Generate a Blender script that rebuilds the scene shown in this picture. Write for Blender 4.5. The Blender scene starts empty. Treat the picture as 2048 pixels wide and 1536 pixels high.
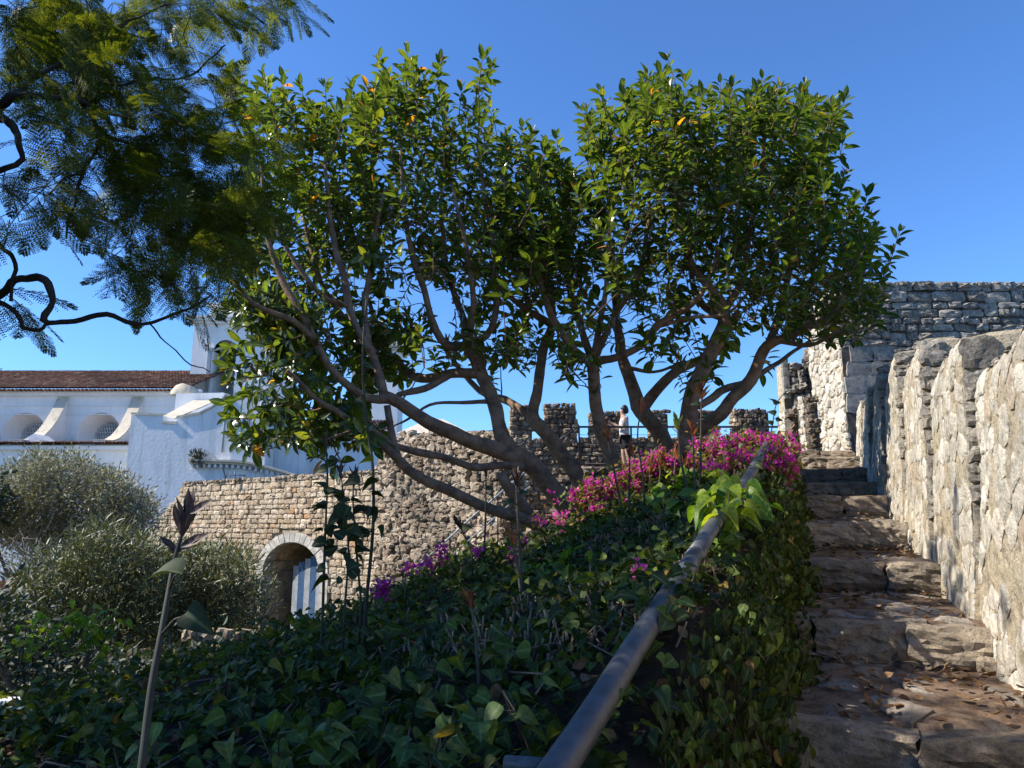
import bpy, math, random
import numpy as np
from mathutils import Vector, Matrix, noise

random.seed(7)
RNG = np.random.default_rng(11)
R = math.radians
scene = bpy.context.scene

# ------------------------------------------------------------------ camera, world, sun, exposure
F = 1462.0                                   # focal length in pixels of the 2048 px wide photograph
PITCH = math.atan(282.0 / F)
cam_data = bpy.data.cameras.new('camera')
cam_data.sensor_fit = 'HORIZONTAL'
cam_data.angle = 2 * math.atan(1024.0 / F)
cam_data.clip_start = 0.05
cam_data.clip_end = 3000
cam = bpy.data.objects.new('camera', cam_data)
cam.rotation_euler = (math.pi / 2 + PITCH, 0, 0)
scene.collection.objects.link(cam)
scene.camera = cam

SUN_EL, SUN_AZ = R(41), R(-5)                # azimuth measured from straight left, towards the view direction
sun_vec = Vector((-math.cos(SUN_EL) * math.cos(SUN_AZ), math.cos(SUN_EL) * math.sin(SUN_AZ), math.sin(SUN_EL)))
world = bpy.data.worlds.new('World')
scene.world = world
world.use_nodes = True
wn = world.node_tree
wn.nodes.clear()
sky = wn.nodes.new('ShaderNodeTexSky')
sky.sky_type = 'NISHITA'
sky.sun_disc = False
sky.sun_elevation = SUN_EL
sky.sun_rotation = -(math.pi / 2 - SUN_AZ)
sky.air_density = 1.0
sky.dust_density = 0.0
sky.ozone_density = 2.6
sky.altitude = 0
bg = wn.nodes.new('ShaderNodeBackground')
bg.inputs['Strength'].default_value = 0.095
wo = wn.nodes.new('ShaderNodeOutputWorld')
tint = wn.nodes.new('ShaderNodeMix')          # clear, deep winter blue
tint.data_type = 'RGBA'; tint.blend_type = 'MULTIPLY'; tint.inputs[0].default_value = 1.0
tint.inputs[7].default_value = (0.66, 1.03, 1.5, 1)
wn.links.new(sky.outputs[0], tint.inputs[6])
wn.links.new(tint.outputs[2], bg.inputs[0])
wn.links.new(bg.outputs[0], wo.inputs[0])

sun_data = bpy.data.lights.new('sun', 'SUN')
sun_data.energy = 5.0
sun_data.angle = R(0.53)
sun_data.color = (1.0, 0.93, 0.82)
sun = bpy.data.objects.new('sun', sun_data)
sun.rotation_euler = sun_vec.to_track_quat('Z', 'Y').to_euler()
sun.location = (-20, 5, 25)
scene.collection.objects.link(sun)

scene.view_settings.view_transform = 'Standard'
scene.view_settings.look = 'None'
scene.view_settings.gamma = 1
scene.view_settings.use_curve_mapping = False
scene.view_settings.exposure = 0.78
scene.cycles.max_bounces = 6
scene.cycles.diffuse_bounces = 3
scene.cycles.transparent_max_bounces = 4

# ------------------------------------------------------------------ helpers: photograph pixel -> point in the place
cp, sp = math.cos(PITCH), math.sin(PITCH)
def ray(px, py):
    x = (px - 1024.0) / F
    y = (768.0 - py) / F
    Y = cp - y * sp
    return np.array((x / Y, 1.0, (sp + y * cp) / Y))
def P(px, py, d):
    return ray(px, py) * d
def PZ(px, py, z):
    r = ray(px, py)
    return r * (z / r[2])
def proj(p):
    x, y, z = p
    zc = y * cp + z * sp
    yc = -y * sp + z * cp
    return (1024 + F * x / zc, 768 - F * yc / zc, zc)
def zat(py, d):
    return float(ray(1024, py)[2] * d)
def xat(px, py, d):
    return float(ray(px, py)[0] * d)
def unit(v):
    v = np.asarray(v, float)
    return v / (np.linalg.norm(v) + 1e-12)
def nz(x, y, z=0.0, s=1.0):
    return noise.noise(Vector((x * s, y * s, z * s)))
def in_poly(x, y, poly):
    c = False
    j = len(poly) - 1
    for i in range(len(poly)):
        xi, yi = poly[i]; xj, yj = poly[j]
        if (yi > y) != (yj > y) and x < (xj - xi) * (y - yi) / (yj - yi + 1e-9) + xi:
            c = not c
        j = i
    return c
def sample_poly(poly, n, rng):
    xs = [p[0] for p in poly]; ys = [p[1] for p in poly]
    out = []
    while len(out) < n:
        x = rng.uniform(min(xs), max(xs)); y = rng.uniform(min(ys), max(ys))
        if in_poly(x, y, poly):
            out.append((x, y))
    return out

# ------------------------------------------------------------------ helpers: objects
COL = scene.collection
WM = {}                                        # world matrices of parents (no dependency graph update needed)
def tag(o, label=None, cat=None, group=None, kind=None):
    if label: o['label'] = label
    if cat: o['category'] = cat
    if group: o['group'] = group
    if kind: o['kind'] = kind
    return o
def thing(name, label, cat, loc=(0, 0, 0), group=None):
    o = bpy.data.objects.new(name, None)
    o.empty_display_size = 0.2
    o.location = loc
    COL.objects.link(o)
    WM[o] = Matrix.Translation(Vector(loc))
    return tag(o, label, cat, group)
def put(o, parent, M=None):
    """link o; M is its world matrix (identity when its vertices are already in world space)"""
    if M is None: M = Matrix.Identity(4)
    COL.objects.link(o)
    if parent is not None:
        o.parent = parent
        o.matrix_basis = WM[parent].inverted() @ M
    else:
        o.matrix_basis = M
    WM[o] = M
    return o
class MB:
    """collects vertices, quads and triangles, builds ONE mesh object"""
    def __init__(self):
        self.v, self.q, self.t, self.n, self.r = [], [], [], 0, []
    def add(self, V, quads=None, tris=None, rib=None):
        V = np.asarray(V, float).reshape(-1, 3)
        self.r.append(np.zeros(len(V)) if rib is None else np.asarray(rib, float))
        if quads is not None and len(quads): self.q.append(np.asarray(quads, np.int64) + self.n)
        if tris is not None and len(tris): self.t.append(np.asarray(tris, np.int64) + self.n)
        self.v.append(V); self.n += len(V)
        return self
    def stamp(self, tpl, mats, pos):
        tv, tq, tt = tpl[:3]
        mats = np.asarray(mats, float); pos = np.asarray(pos, float)
        N = len(pos)
        if N == 0: return self
        V = np.einsum('nij,kj->nki', mats, tv) + pos[:, None, :]
        off = (np.arange(N) * len(tv))[:, None, None]
        q = (np.asarray(tq)[None] + off).reshape(-1, 4) if len(tq) else None
        t = (np.asarray(tt)[None] + off).reshape(-1, 3) if len(tt) else None
        return self.add(V.reshape(-1, 3), q, t, np.tile(tpl[3], N) if len(tpl) > 3 else None)
    def box(self, x0, x1, y0, y1, z0, z1):
        V = [(x, y, z) for x in (x0, x1) for y in (y0, y1) for z in (z0, z1)]
        return self.add(V, [(0, 1, 3, 2), (4, 6, 7, 5), (0, 4, 5, 1), (2, 3, 7, 6), (0, 2, 6, 4), (1, 5, 7, 3)])
    def mesh(self, name, smooth=True):
        me = bpy.data.meshes.new(name)
        V = np.concatenate(self.v) if self.v else np.zeros((0, 3))
        q = np.concatenate(self.q) if self.q else np.zeros((0, 4), np.int64)
        t = np.concatenate(self.t) if self.t else np.zeros((0, 3), np.int64)
        me.vertices.add(len(V)); me.vertices.foreach_set('co', V.astype(np.float32).ravel())
        nl = q.size + t.size
        me.loops.add(nl)
        me.loops.foreach_set('vertex_index', np.concatenate([q.ravel(), t.ravel()]).astype(np.int32))
        npol = len(q) + len(t)
        me.polygons.add(npol)
        ls = np.concatenate([np.arange(len(q)) * 4, len(q) * 4 + np.arange(len(t)) * 3]).astype(np.int32)
        me.polygons.foreach_set('loop_start', ls)
        rib = np.concatenate(self.r) if self.r else np.zeros(0)
        if rib.any():                                    # 1 on a leaf's midrib, 0 on its margins
            me.attributes.new('rib', 'FLOAT', 'POINT').data.foreach_set('value', rib.astype(np.float32))
        me.update(calc_edges=True)
        me.validate()
        me.polygons.foreach_set('use_smooth', np.full(len(me.polygons), bool(smooth)))
        return me
    def build(self, name, mat, parent=None, smooth=True, M=None, **props):
        me = self.mesh(name, smooth)
        me.materials.append(mat)
        o = bpy.data.objects.new(name, me)
        put(o, parent, M)
        return tag(o, **props)

def catmull(pts, rad, step):
    pts = [np.asarray(p, float) for p in pts]
    if len(pts) < 3:
        L = np.linalg.norm(pts[1] - pts[0]); k = max(2, int(L / step))
        return [pts[0] + (pts[1] - pts[0]) * i / k for i in range(k + 1)], [rad[0] + (rad[1] - rad[0]) * i / k for i in range(k + 1)]
    ext = [2 * pts[0] - pts[1]] + pts + [2 * pts[-1] - pts[-2]]
    op, orr = [], []
    for i in range(len(pts) - 1):
        p0, p1, p2, p3 = ext[i:i + 4]
        k = max(2, int(np.linalg.norm(p2 - p1) / step))
        for j in range(k):
            t = j / k
            op.append(0.5 * ((2 * p1) + (-p0 + p2) * t + (2 * p0 - 5 * p1 + 4 * p2 - p3) * t * t + (-p0 + 3 * p1 - 3 * p2 + p3) * t ** 3))
            orr.append(rad[i] + (rad[i + 1] - rad[i]) * t)
    op.append(pts[-1]); orr.append(rad[-1])
    return op, orr
def add_tube(mb, pts, rad, n=8, rough=0.0, cap=True):
    pts = [np.asarray(p, float) for p in pts]
    m = len(pts)
    V = []
    prev = None
    for i in range(m):
        d = unit(pts[min(i + 1, m - 1)] - pts[max(i - 1, 0)])
        if prev is None:
            a = np.array((0, 0, 1.0)) if abs(d[2]) < 0.9 else np.array((1.0, 0, 0))
            prev = unit(np.cross(d, a))
        prev = unit(prev - d * np.dot(prev, d))
        b = np.cross(d, prev)
        for k in range(n):
            an = 2 * math.pi * k / n
            c = math.cos(an) * prev + math.sin(an) * b
            r = rad[i]
            if rough:
                q = pts[i] + c * r
                r *= 1 + rough * (nz(q[0], q[1], q[2], 5.0) + 0.6 * nz(q[0], q[1], q[2], 14.0))
            V.append(pts[i] + c * r)
    Q = [(i * n + k, i * n + (k + 1) % n, (i + 1) * n + (k + 1) % n, (i + 1) * n + k) for i in range(m - 1) for k in range(n)]
    T = []
    if cap:
        V.append(pts[0]); V.append(pts[-1])
        T = [(m * n, (k + 1) % n, k) for k in range(n)] + [(m * n + 1, (m - 1) * n + k, (m - 1) * n + (k + 1) % n) for k in range(n)]
    mb.add(V, Q, T)
def frames(axis, normal):
    """(N,3,3) matrices with columns side, axis, normal"""
    a = axis / (np.linalg.norm(axis, axis=1, keepdims=True) + 1e-9)
    n = normal - a * np.sum(a * normal, axis=1, keepdims=True)
    ln = np.linalg.norm(n, axis=1, keepdims=True)
    alt = np.cross(a, np.array((0.31, 0.52, 0.79)))
    n = np.where(ln < 1e-3, alt, n)
    n = n / (np.linalg.norm(n, axis=1, keepdims=True) + 1e-9)
    s = np.cross(a, n)
    return np.stack([s, a, n], axis=2)
def mat4(m3, pos):
    M = Matrix.Identity(4)
    for i in range(3):
        for j in range(3): M[i][j] = float(m3[i][j])
        M[i][3] = float(pos[i])
    return M

# ------------------------------------------------------------------ materials
def newmat(name):
    m = bpy.data.materials.new(name)
    m.use_nodes = True
    nt = m.node_tree
    nt.nodes.clear()
    out = nt.nodes.new('ShaderNodeOutputMaterial')
    return m, nt, out
def N(nt, typ, **kw):
    n = nt.nodes.new(typ)
    for k, v in kw.items():
        if k in n.inputs: n.inputs[k].default_value = v
        else: setattr(n, k, v)
    return n
def L(nt, a, b): nt.links.new(a, b)
def ramp(nt, stops, interp='LINEAR'):
    r = nt.nodes.new('ShaderNodeValToRGB')
    r.color_ramp.interpolation = interp
    els = r.color_ramp.elements
    while len(els) < len(stops): els.new(0.5)
    for e, (p, c) in zip(els, stops):
        e.position = p
        e.color = (c[0], c[1], c[2], 1)
    return r
def piece_random(nt):
    """one random number per piece, the same for single objects and for joined islands"""
    oi = N(nt, 'ShaderNodeObjectInfo'); ge = N(nt, 'ShaderNodeNewGeometry')
    ad = N(nt, 'ShaderNodeMath', operation='ADD'); fr = N(nt, 'ShaderNodeMath', operation='FRACT')
    L(nt, oi.outputs['Random'], ad.inputs[0]); L(nt, ge.outputs['Random Per Island'], ad.inputs[1]); L(nt, ad.outputs[0], fr.inputs[0])
    return fr.outputs[0], ge
def mixc(nt, a, b, fac, mode='MIX'):
    m = nt.nodes.new('ShaderNodeMix')
    m.data_type = 'RGBA'; m.blend_type = mode
    for s, v in ((6, a), (7, b)):
        if isinstance(v, (tuple, list)): m.inputs[s].default_value = (v[0], v[1], v[2], 1)
        else: L(nt, v, m.inputs[s])
    if isinstance(fac, (int, float)): m.inputs[0].default_value = fac
    else: L(nt, fac, m.inputs[0])
    return m.outputs[2]
def stone_mat(name, stops, scale=6.0, dark=(0.05, 0.047, 0.042), dark_amt=0.5, light=None, light_amt=0.3, bump=0.6, bdist=0.02, rough=0.93, big=0.7, grime=0.5):
    m, nt, out = newmat(name)
    fac, ge = piece_random(nt)
    r = ramp(nt, stops); L(nt, fac, r.inputs[0])
    pos = ge.outputs['Position']
    n1 = N(nt, 'ShaderNodeTexNoise', Scale=scale, Detail=8.0, Roughness=0.65); L(nt, pos, n1.inputs['Vector'])
    n2 = N(nt, 'ShaderNodeTexNoise', Scale=big, Detail=5.0, Roughness=0.6); L(nt, pos, n2.inputs['Vector'])
    n3 = N(nt, 'ShaderNodeTexNoise', Scale=scale * 5, Detail=6.0, Roughness=0.7); L(nt, pos, n3.inputs['Vector'])
    c = r.outputs[0]
    r1 = ramp(nt, [(0.33, (0.38, 0.38, 0.38)), (0.5, (1, 1, 1)), (0.7, (1.4, 1.37, 1.3))]); L(nt, n1.outputs[0], r1.inputs[0])
    c = mixc(nt, c, r1.outputs[0], 0.75, 'MULTIPLY')
    r3 = ramp(nt, [(0.38, (0.22, 0.21, 0.2)), (0.5, (1, 1, 1))]); L(nt, n3.outputs[0], r3.inputs[0])
    c = mixc(nt, c, r3.outputs[0], grime, 'MULTIPLY')
    r2 = ramp(nt, [(0.46, (0, 0, 0)), (0.64, (1, 1, 1))]); L(nt, n2.outputs[0], r2.inputs[0])
    mu = N(nt, 'ShaderNodeMath', operation='MULTIPLY'); L(nt, r2.outputs[0], mu.inputs[0]); mu.inputs[1].default_value = dark_amt
    c = mixc(nt, c, dark, mu.outputs[0])
    if light:
        n4 = N(nt, 'ShaderNodeTexNoise', Scale=scale * 1.7, Detail=7.0, Roughness=0.7); L(nt, pos, n4.inputs['Vector'])
        r4 = ramp(nt, [(0.52, (0, 0, 0)), (0.62, (1, 1, 1))]); L(nt, n4.outputs[0], r4.inputs[0])
        mu2 = N(nt, 'ShaderNodeMath', operation='MULTIPLY'); L(nt, r4.outputs[0], mu2.inputs[0]); mu2.inputs[1].default_value = light_amt
        c = mixc(nt, c, light, mu2.outputs[0])
    b = N(nt, 'ShaderNodeBump', Strength=bump, Distance=bdist)
    ad = N(nt, 'ShaderNodeMath', operation='MULTIPLY_ADD'); L(nt, n3.outputs[0], ad.inputs[0]); ad.inputs[1].default_value = 0.8; L(nt, n1.outputs[0], ad.inputs[2])
    L(nt, ad.outputs[0], b.inputs['Height'])
    p = N(nt, 'ShaderNodeBsdfPrincipled', Roughness=rough)
    p.inputs['Specular IOR Level'].default_value = 0.2
    L(nt, c, p.inputs['Base Color']); L(nt, b.outputs[0], p.inputs['Normal']); L(nt, p.outputs[0], out.inputs[0])
    return m
def leaf_mat(name, stops, rough=0.4, trans=0.3, tcol=1.6, spec=0.5, interp='LINEAR'):
    m, nt, out = newmat(name)
    fac, ge = piece_random(nt)
    r = ramp(nt, stops, interp); L(nt, fac, r.inputs[0])
    n1 = N(nt, 'ShaderNodeTexNoise', Scale=9.0, Detail=3.0); L(nt, ge.outputs['Position'], n1.inputs['Vector'])
    r1 = ramp(nt, [(0.3, (0.7, 0.7, 0.7)), (0.7, (1.25, 1.2, 1.1))]); L(nt, n1.outputs[0], r1.inputs[0])
    c = mixc(nt, r.outputs[0], r1.outputs[0], 1.0, 'MULTIPLY')
    n2 = N(nt, 'ShaderNodeTexNoise', Scale=70.0, Detail=4.0); L(nt, ge.outputs['Position'], n2.inputs['Vector'])
    r2 = ramp(nt, [(0.35, (0.72, 0.72, 0.7)), (0.65, (1.2, 1.2, 1.1))]); L(nt, n2.outputs[0], r2.inputs[0])
    c = mixc(nt, c, r2.outputs[0], 1.0, 'MULTIPLY')
    at = N(nt, 'ShaderNodeAttribute', attribute_name='rib')
    ra = ramp(nt, [(0.8, (0, 0, 0)), (0.95, (0.55, 0.55, 0.55))]); L(nt, at.outputs['Fac'], ra.inputs[0])
    pale = mixc(nt, c, (0.16, 0.19, 0.09), 0.7, 'ADD')
    c = mixc(nt, c, pale, ra.outputs[0])
    p = N(nt, 'ShaderNodeBsdfPrincipled', Roughness=rough)
    p.inputs['Specular IOR Level'].default_value = spec
    L(nt, c, p.inputs['Base Color'])
    t = N(nt, 'ShaderNodeBsdfTranslucent')
    tc = mixc(nt, c, (tcol * 1.25, tcol * 1.1, tcol * 0.45), 1.0, 'MULTIPLY')
    L(nt, tc, t.inputs['Color'])
    mx = N(nt, 'ShaderNodeMixShader'); mx.inputs[0].default_value = trans
    L(nt, p.outputs[0], mx.inputs[1]); L(nt, t.outputs[0], mx.inputs[2]); L(nt, mx.outputs[0], out.inputs[0])
    return m
def plain_mat(name, col, rough=0.6, metal=0.0, bump=0.0, bscale=20.0, var=0.25, vscale=3.0, spec=0.4, bdist=0.01, col2=None):
    m, nt, out = newmat(name)
    ge = N(nt, 'ShaderNodeNewGeometry')
    n1 = N(nt, 'ShaderNodeTexNoise', Scale=vscale, Detail=8.0, Roughness=0.65); L(nt, ge.outputs['Position'], n1.inputs['Vector'])
    c2 = col2 or tuple(x * (1 - var) for x in col)
    r1 = ramp(nt, [(0.38, c2), (0.6, col)]); L(nt, n1.outputs[0], r1.inputs[0])
    p = N(nt, 'ShaderNodeBsdfPrincipled', Roughness=rough, Metallic=metal)
    p.inputs['Specular IOR Level'].default_value = spec
    L(nt, r1.outputs[0], p.inputs['Base Color'])
    if bump:
        n2 = N(nt, 'ShaderNodeTexNoise', Scale=bscale, Detail=8.0, Roughness=0.6); L(nt, ge.outputs['Position'], n2.inputs['Vector'])
        b = N(nt, 'ShaderNodeBump', Strength=bump, Distance=bdist); L(nt, n2.outputs[0], b.inputs['Height']); L(nt, b.outputs[0], p.inputs['Normal'])
    L(nt, p.outputs[0], out.inputs[0])
    return m
def plaster_mat(name, col, stain=(0.35, 0.33, 0.3), stain_amt=0.35, streak=True, ochre=(0.45, 0.3, 0.14)):
    """lime-washed wall: mottled, rain streaks running down, a few flaked patches"""
    m, nt, out = newmat(name)
    ge = N(nt, 'ShaderNodeNewGeometry')
    mp = N(nt, 'ShaderNodeMapping'); mp.inputs['Scale'].default_value = (1.6, 1.6, 0.12); L(nt, ge.outputs['Position'], mp.inputs[0])
    n1 = N(nt, 'ShaderNodeTexNoise', Scale=1.6, Detail=7.0, Roughness=0.7); L(nt, mp.outputs[0], n1.inputs['Vector'])
    n2 = N(nt, 'ShaderNodeTexNoise', Scale=0.35, Detail=9.0, Roughness=0.72); L(nt, ge.outputs['Position'], n2.inputs['Vector'])
    n3 = N(nt, 'ShaderNodeTexNoise', Scale=0.8, Detail=9.0, Roughness=0.75); L(nt, ge.outputs['Position'], n3.inputs['Vector'])
    r1 = ramp(nt, [(0.5, (0, 0, 0)), (0.75, (1, 1, 1))]); L(nt, n1.outputs[0], r1.inputs[0])
    mu = N(nt, 'ShaderNodeMath', operation='MULTIPLY'); L(nt, r1.outputs[0], mu.inputs[0]); mu.inputs[1].default_value = stain_amt
    c = mixc(nt, col, stain, mu.outputs[0])
    r2 = ramp(nt, [(0.4, (0.86, 0.86, 0.86)), (0.62, (1, 1, 1))]); L(nt, n2.outputs[0], r2.inputs[0])
    c = mixc(nt, c, r2.outputs[0], 1.0, 'MULTIPLY')
    r3 = ramp(nt, [(0.69, (0, 0, 0)), (0.73, (0.6, 0.6, 0.6))]); L(nt, n3.outputs[0], r3.inputs[0])
    c = mixc(nt, c, ochre, r3.outputs[0])
    n4 = N(nt, 'ShaderNodeTexNoise', Scale=6.0, Detail=6.0); L(nt, ge.outputs['Position'], n4.inputs['Vector'])
    b = N(nt, 'ShaderNodeBump', Strength=0.3, Distance=0.03); L(nt, n4.outputs[0], b.inputs['Height'])
    p = N(nt, 'ShaderNodeBsdfPrincipled', Roughness=0.9); p.inputs['Specular IOR Level'].default_value = 0.2
    L(nt, c, p.inputs['Base Color']); L(nt, b.outputs[0], p.inputs['Normal']); L(nt, p.outputs[0], out.inputs[0])
    return m

G_FICUS = [(0.0, (0.026, 0.05, 0.010)), (0.45, (0.045, 0.082, 0.013)), (0.8, (0.068, 0.112, 0.015)), (0.95, (0.105, 0.145, 0.017)), (0.993, (0.14, 0.165, 0.018)), (0.996, (0.5, 0.28, 0.02)), (1.0, (0.42, 0.16, 0.02))]
M = {}
M['ficus_leaf'] = leaf_mat('glossy_ficus_leaf', G_FICUS, rough=0.25, trans=0.36, tcol=2.6, spec=0.6)
M['ficus_young'] = leaf_mat('young_ficus_leaf', [(0, (0.11, 0.18, 0.02)), (0.62, (0.2, 0.25, 0.03)), (0.82, (0.42, 0.26, 0.03)), (1, (0.45, 0.15, 0.05))], rough=0.35, trans=0.4, tcol=1.5, spec=0.5)
M['jaca_leaf'] = leaf_mat('fern_like_leaf', [(0, (0.05, 0.08, 0.014)), (0.6, (0.08, 0.115, 0.016)), (1, (0.14, 0.16, 0.02))], rough=0.5, trans=0.42, tcol=1.9, spec=0.3)
M['ivy_leaf'] = leaf_mat('ivy_leaf', [(0, (0.018, 0.033, 0.010)), (0.5, (0.036, 0.06, 0.014)), (0.8, (0.058, 0.095, 0.018)), (0.95, (0.1, 0.135, 0.022)), (0.985, (0.19, 0.16, 0.03)), (1, (0.17, 0.09, 0.035))], rough=0.6, trans=0.25, tcol=2.0, spec=0.22)
M['lime_leaf'] = leaf_mat('lime_green_vine_leaf', [(0, (0.07, 0.16, 0.02)), (0.5, (0.12, 0.22, 0.02)), (1, (0.24, 0.30, 0.03))], rough=0.45, trans=0.45, tcol=1.7, spec=0.35)
M['mid_leaf'] = leaf_mat('fresh_ivy_leaf', [(0, (0.05, 0.10, 0.02)), (0.6, (0.09, 0.145, 0.025)), (1, (0.16, 0.19, 0.05))], rough=0.5, trans=0.3, tcol=1.6, spec=0.3)
M['bract'] = leaf_mat('magenta_bract', [(0, (0.45, 0.016, 0.33)), (0.5, (0.64, 0.035, 0.46)), (0.85, (0.78, 0.1, 0.55)), (1, (0.76, 0.25, 0.5))], rough=0.7, trans=0.45, tcol=1.0, spec=0.2)
m_, nt_ = M['bract'], M['bract'].node_tree
for n_ in nt_.nodes:                            # thin petals glow in their own colour
    if n_.type == 'MIX' and tuple(round(x, 3) for x in n_.inputs[7].default_value[:3]) == (1.25, 1.1, 0.45):
        n_.inputs[7].default_value = (1.3, 0.9, 1.2, 1)
M['boug_leaf'] = leaf_mat('bougainvillea_leaf', [(0, (0.07, 0.11, 0.02)), (0.5, (0.14, 0.18, 0.035)), (0.8, (0.26, 0.19, 0.05)), (1, (0.36, 0.15, 0.06))], rough=0.5, trans=0.4, tcol=1.5)
M['bud'] = leaf_mat('reddish_bud_leaf', [(0, (0.16, 0.035, 0.03)), (0.5, (0.26, 0.07, 0.03)), (1, (0.36, 0.16, 0.04))], rough=0.55, trans=0.3, tcol=1.1)
M['dark_bud'] = leaf_mat('dark_red_bud_leaf', [(0, (0.035, 0.012, 0.014)), (1, (0.07, 0.025, 0.022))], rough=0.55, trans=0.2, tcol=1.1)
M['stalk_leaf'] = leaf_mat('dark_stalk_leaf', [(0, (0.012, 0.026, 0.008)), (1, (0.028, 0.05, 0.012))], rough=0.7, trans=0.25, tcol=1.6)
M['olive_leaf'] = leaf_mat('silver_olive_leaf', [(0, (0.14, 0.15, 0.105)), (0.5, (0.24, 0.245, 0.185)), (1, (0.38, 0.38, 0.30))], rough=0.6, trans=0.15, tcol=1.2, spec=0.3)
M['oleander_leaf'] = leaf_mat('oleander_leaf', [(0, (0.055, 0.07, 0.03)), (0.5, (0.095, 0.115, 0.048)), (1, (0.16, 0.17, 0.08))], rough=0.5, trans=0.15, tcol=1.5, spec=0.5)
M['shrub_leaf'] = leaf_mat('dark_evergreen_leaf', [(0, (0.012, 0.022, 0.01)), (1, (0.03, 0.05, 0.02))], rough=0.6, trans=0.15)
M['dry_leaf'] = leaf_mat('dry_fallen_leaf', [(0, (0.08, 0.045, 0.025)), (0.5, (0.16, 0.09, 0.05)), (0.8, (0.24, 0.15, 0.09)), (1, (0.33, 0.25, 0.17))], rough=0.8, trans=0.1, tcol=1.0, spec=0.2)
M['bark'] = plain_mat('ficus_bark', (0.28, 0.175, 0.11), rough=0.85, bump=0.8, bscale=26, vscale=7, col2=(0.13, 0.078, 0.05), bdist=0.025)
M['twig'] = plain_mat('red_brown_twig', (0.21, 0.105, 0.06), rough=0.75, vscale=5, col2=(0.10, 0.055, 0.034))
M['jaca_bark'] = plain_mat('dark_jacaranda_bark', (0.06, 0.05, 0.04), rough=0.9, bump=0.8, bscale=40, col2=(0.025, 0.02, 0.017))
M['grey_bark'] = plain_mat('grey_shrub_stem', (0.2, 0.17, 0.14), rough=0.9, bump=0.4, bscale=40, col2=(0.1, 0.085, 0.07))
M['stub'] = plain_mat('dry_cut_stem', (0.3, 0.205, 0.13), rough=0.9, vscale=12, col2=(0.075, 0.055, 0.04))
M['green_stem'] = plain_mat('green_brown_stem', (0.085, 0.07, 0.04), rough=0.7, vscale=9, col2=(0.05, 0.04, 0.03))
M['dark_stem'] = plain_mat('dark_thorny_stem', (0.035, 0.04, 0.026), rough=0.7, vscale=9, col2=(0.02, 0.018, 0.014))
M['soil'] = plain_mat('dark_leafy_soil', (0.055, 0.042, 0.03), rough=1.0, bump=1.0, bscale=14, vscale=6, col2=(0.02, 0.018, 0.012), bdist=0.05, spec=0.1)
M['earth'] = plain_mat('trodden_earth', (0.2, 0.14, 0.098), rough=1.0, bump=0.9, bscale=30, vscale=9, col2=(0.085, 0.055, 0.038), bdist=0.02, spec=0.1)
M['garden'] = plain_mat('dry_garden_ground', (0.13, 0.10, 0.06), rough=1.0, bump=0.6, bscale=3, vscale=0.6, col2=(0.05, 0.055, 0.025), bdist=0.1, spec=0.1)
PALE = [(0, (0.38, 0.285, 0.18)), (0.35, (0.5, 0.39, 0.265)), (0.7, (0.59, 0.475, 0.335)), (0.93, (0.64, 0.535, 0.4)), (1.0, (0.5, 0.27, 0.12))]
M['arch_stone'] = stone_mat('ochre_wall_stone', PALE, scale=4, bump=0.8, bdist=0.06, dark=(0.16, 0.14, 0.12), dark_amt=0.4, big=0.25, grime=0.35)
M['arch_mortar'] = stone_mat('ochre_wall_mortar', [(0, (0.36, 0.29, 0.2)), (1, (0.4, 0.325, 0.23))], scale=5, bump=0.8, bdist=0.05)
M['rubble'] = stone_mat('grey_rubble_stone', [(0, (0.29, 0.22, 0.15)), (0.5, (0.43, 0.335, 0.235)), (1, (0.62, 0.51, 0.38))], scale=5, bump=1.0, bdist=0.06, dark=(0.07, 0.06, 0.05), dark_amt=0.5, big=0.5)
M['rubble_mortar'] = stone_mat('grey_rubble_mortar', [(0, (0.25, 0.205, 0.15)), (1, (0.29, 0.24, 0.18))], scale=6, bump=1.0, bdist=0.08)
M['merlon_stone'] = stone_mat('brown_battlement_stone', [(0, (0.17, 0.125, 0.085)), (0.5, (0.28, 0.21, 0.145)), (1, (0.42, 0.33, 0.235))], scale=6, bump=1.0, bdist=0.05, dark=(0.06, 0.05, 0.04), dark_amt=0.5, big=0.9)
M['tower_stone'] = stone_mat('weathered_grey_stone', [(0, (0.24, 0.215, 0.18)), (0.5, (0.36, 0.325, 0.275)), (1, (0.5, 0.455, 0.385))], scale=6, bump=1.0, bdist=0.05, dark=(0.08, 0.075, 0.07), dark_amt=0.55, light=(0.66, 0.62, 0.55), light_amt=0.6, big=0.8)
M['tower_mortar'] = stone_mat('weathered_grey_mortar', [(0, (0.13, 0.12, 0.11)), (1, (0.15, 0.14, 0.125))], scale=7, bump=1.0, bdist=0.04)
M['ashlar'] = stone_mat('smooth_ashlar_block', [(0, (0.26, 0.25, 0.225)), (1, (0.33, 0.315, 0.285))], scale=9, bump=0.35, bdist=0.02, dark_amt=0.25)
M['wall_stone'] = stone_mat('pale_limestone', [(0, (0.46, 0.41, 0.33)), (0.45, (0.6, 0.545, 0.44)), (0.85, (0.7, 0.65, 0.55)), (1, (0.5, 0.38, 0.26))], scale=11, bump=0.9, bdist=0.03, dark=(0.22, 0.2, 0.17), dark_amt=0.4, light=(0.74, 0.71, 0.63), light_amt=0.5, big=1.6, grime=0.3)
M['wall_mortar'] = stone_mat('sandy_lime_mortar', [(0, (0.5, 0.42, 0.29)), (1, (0.54, 0.455, 0.32))], scale=14, bump=1.0, bdist=0.03, dark=(0.25, 0.21, 0.16), dark_amt=0.4, light=(0.62, 0.55, 0.43), light_amt=0.5, big=2.0, grime=0.45)
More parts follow.
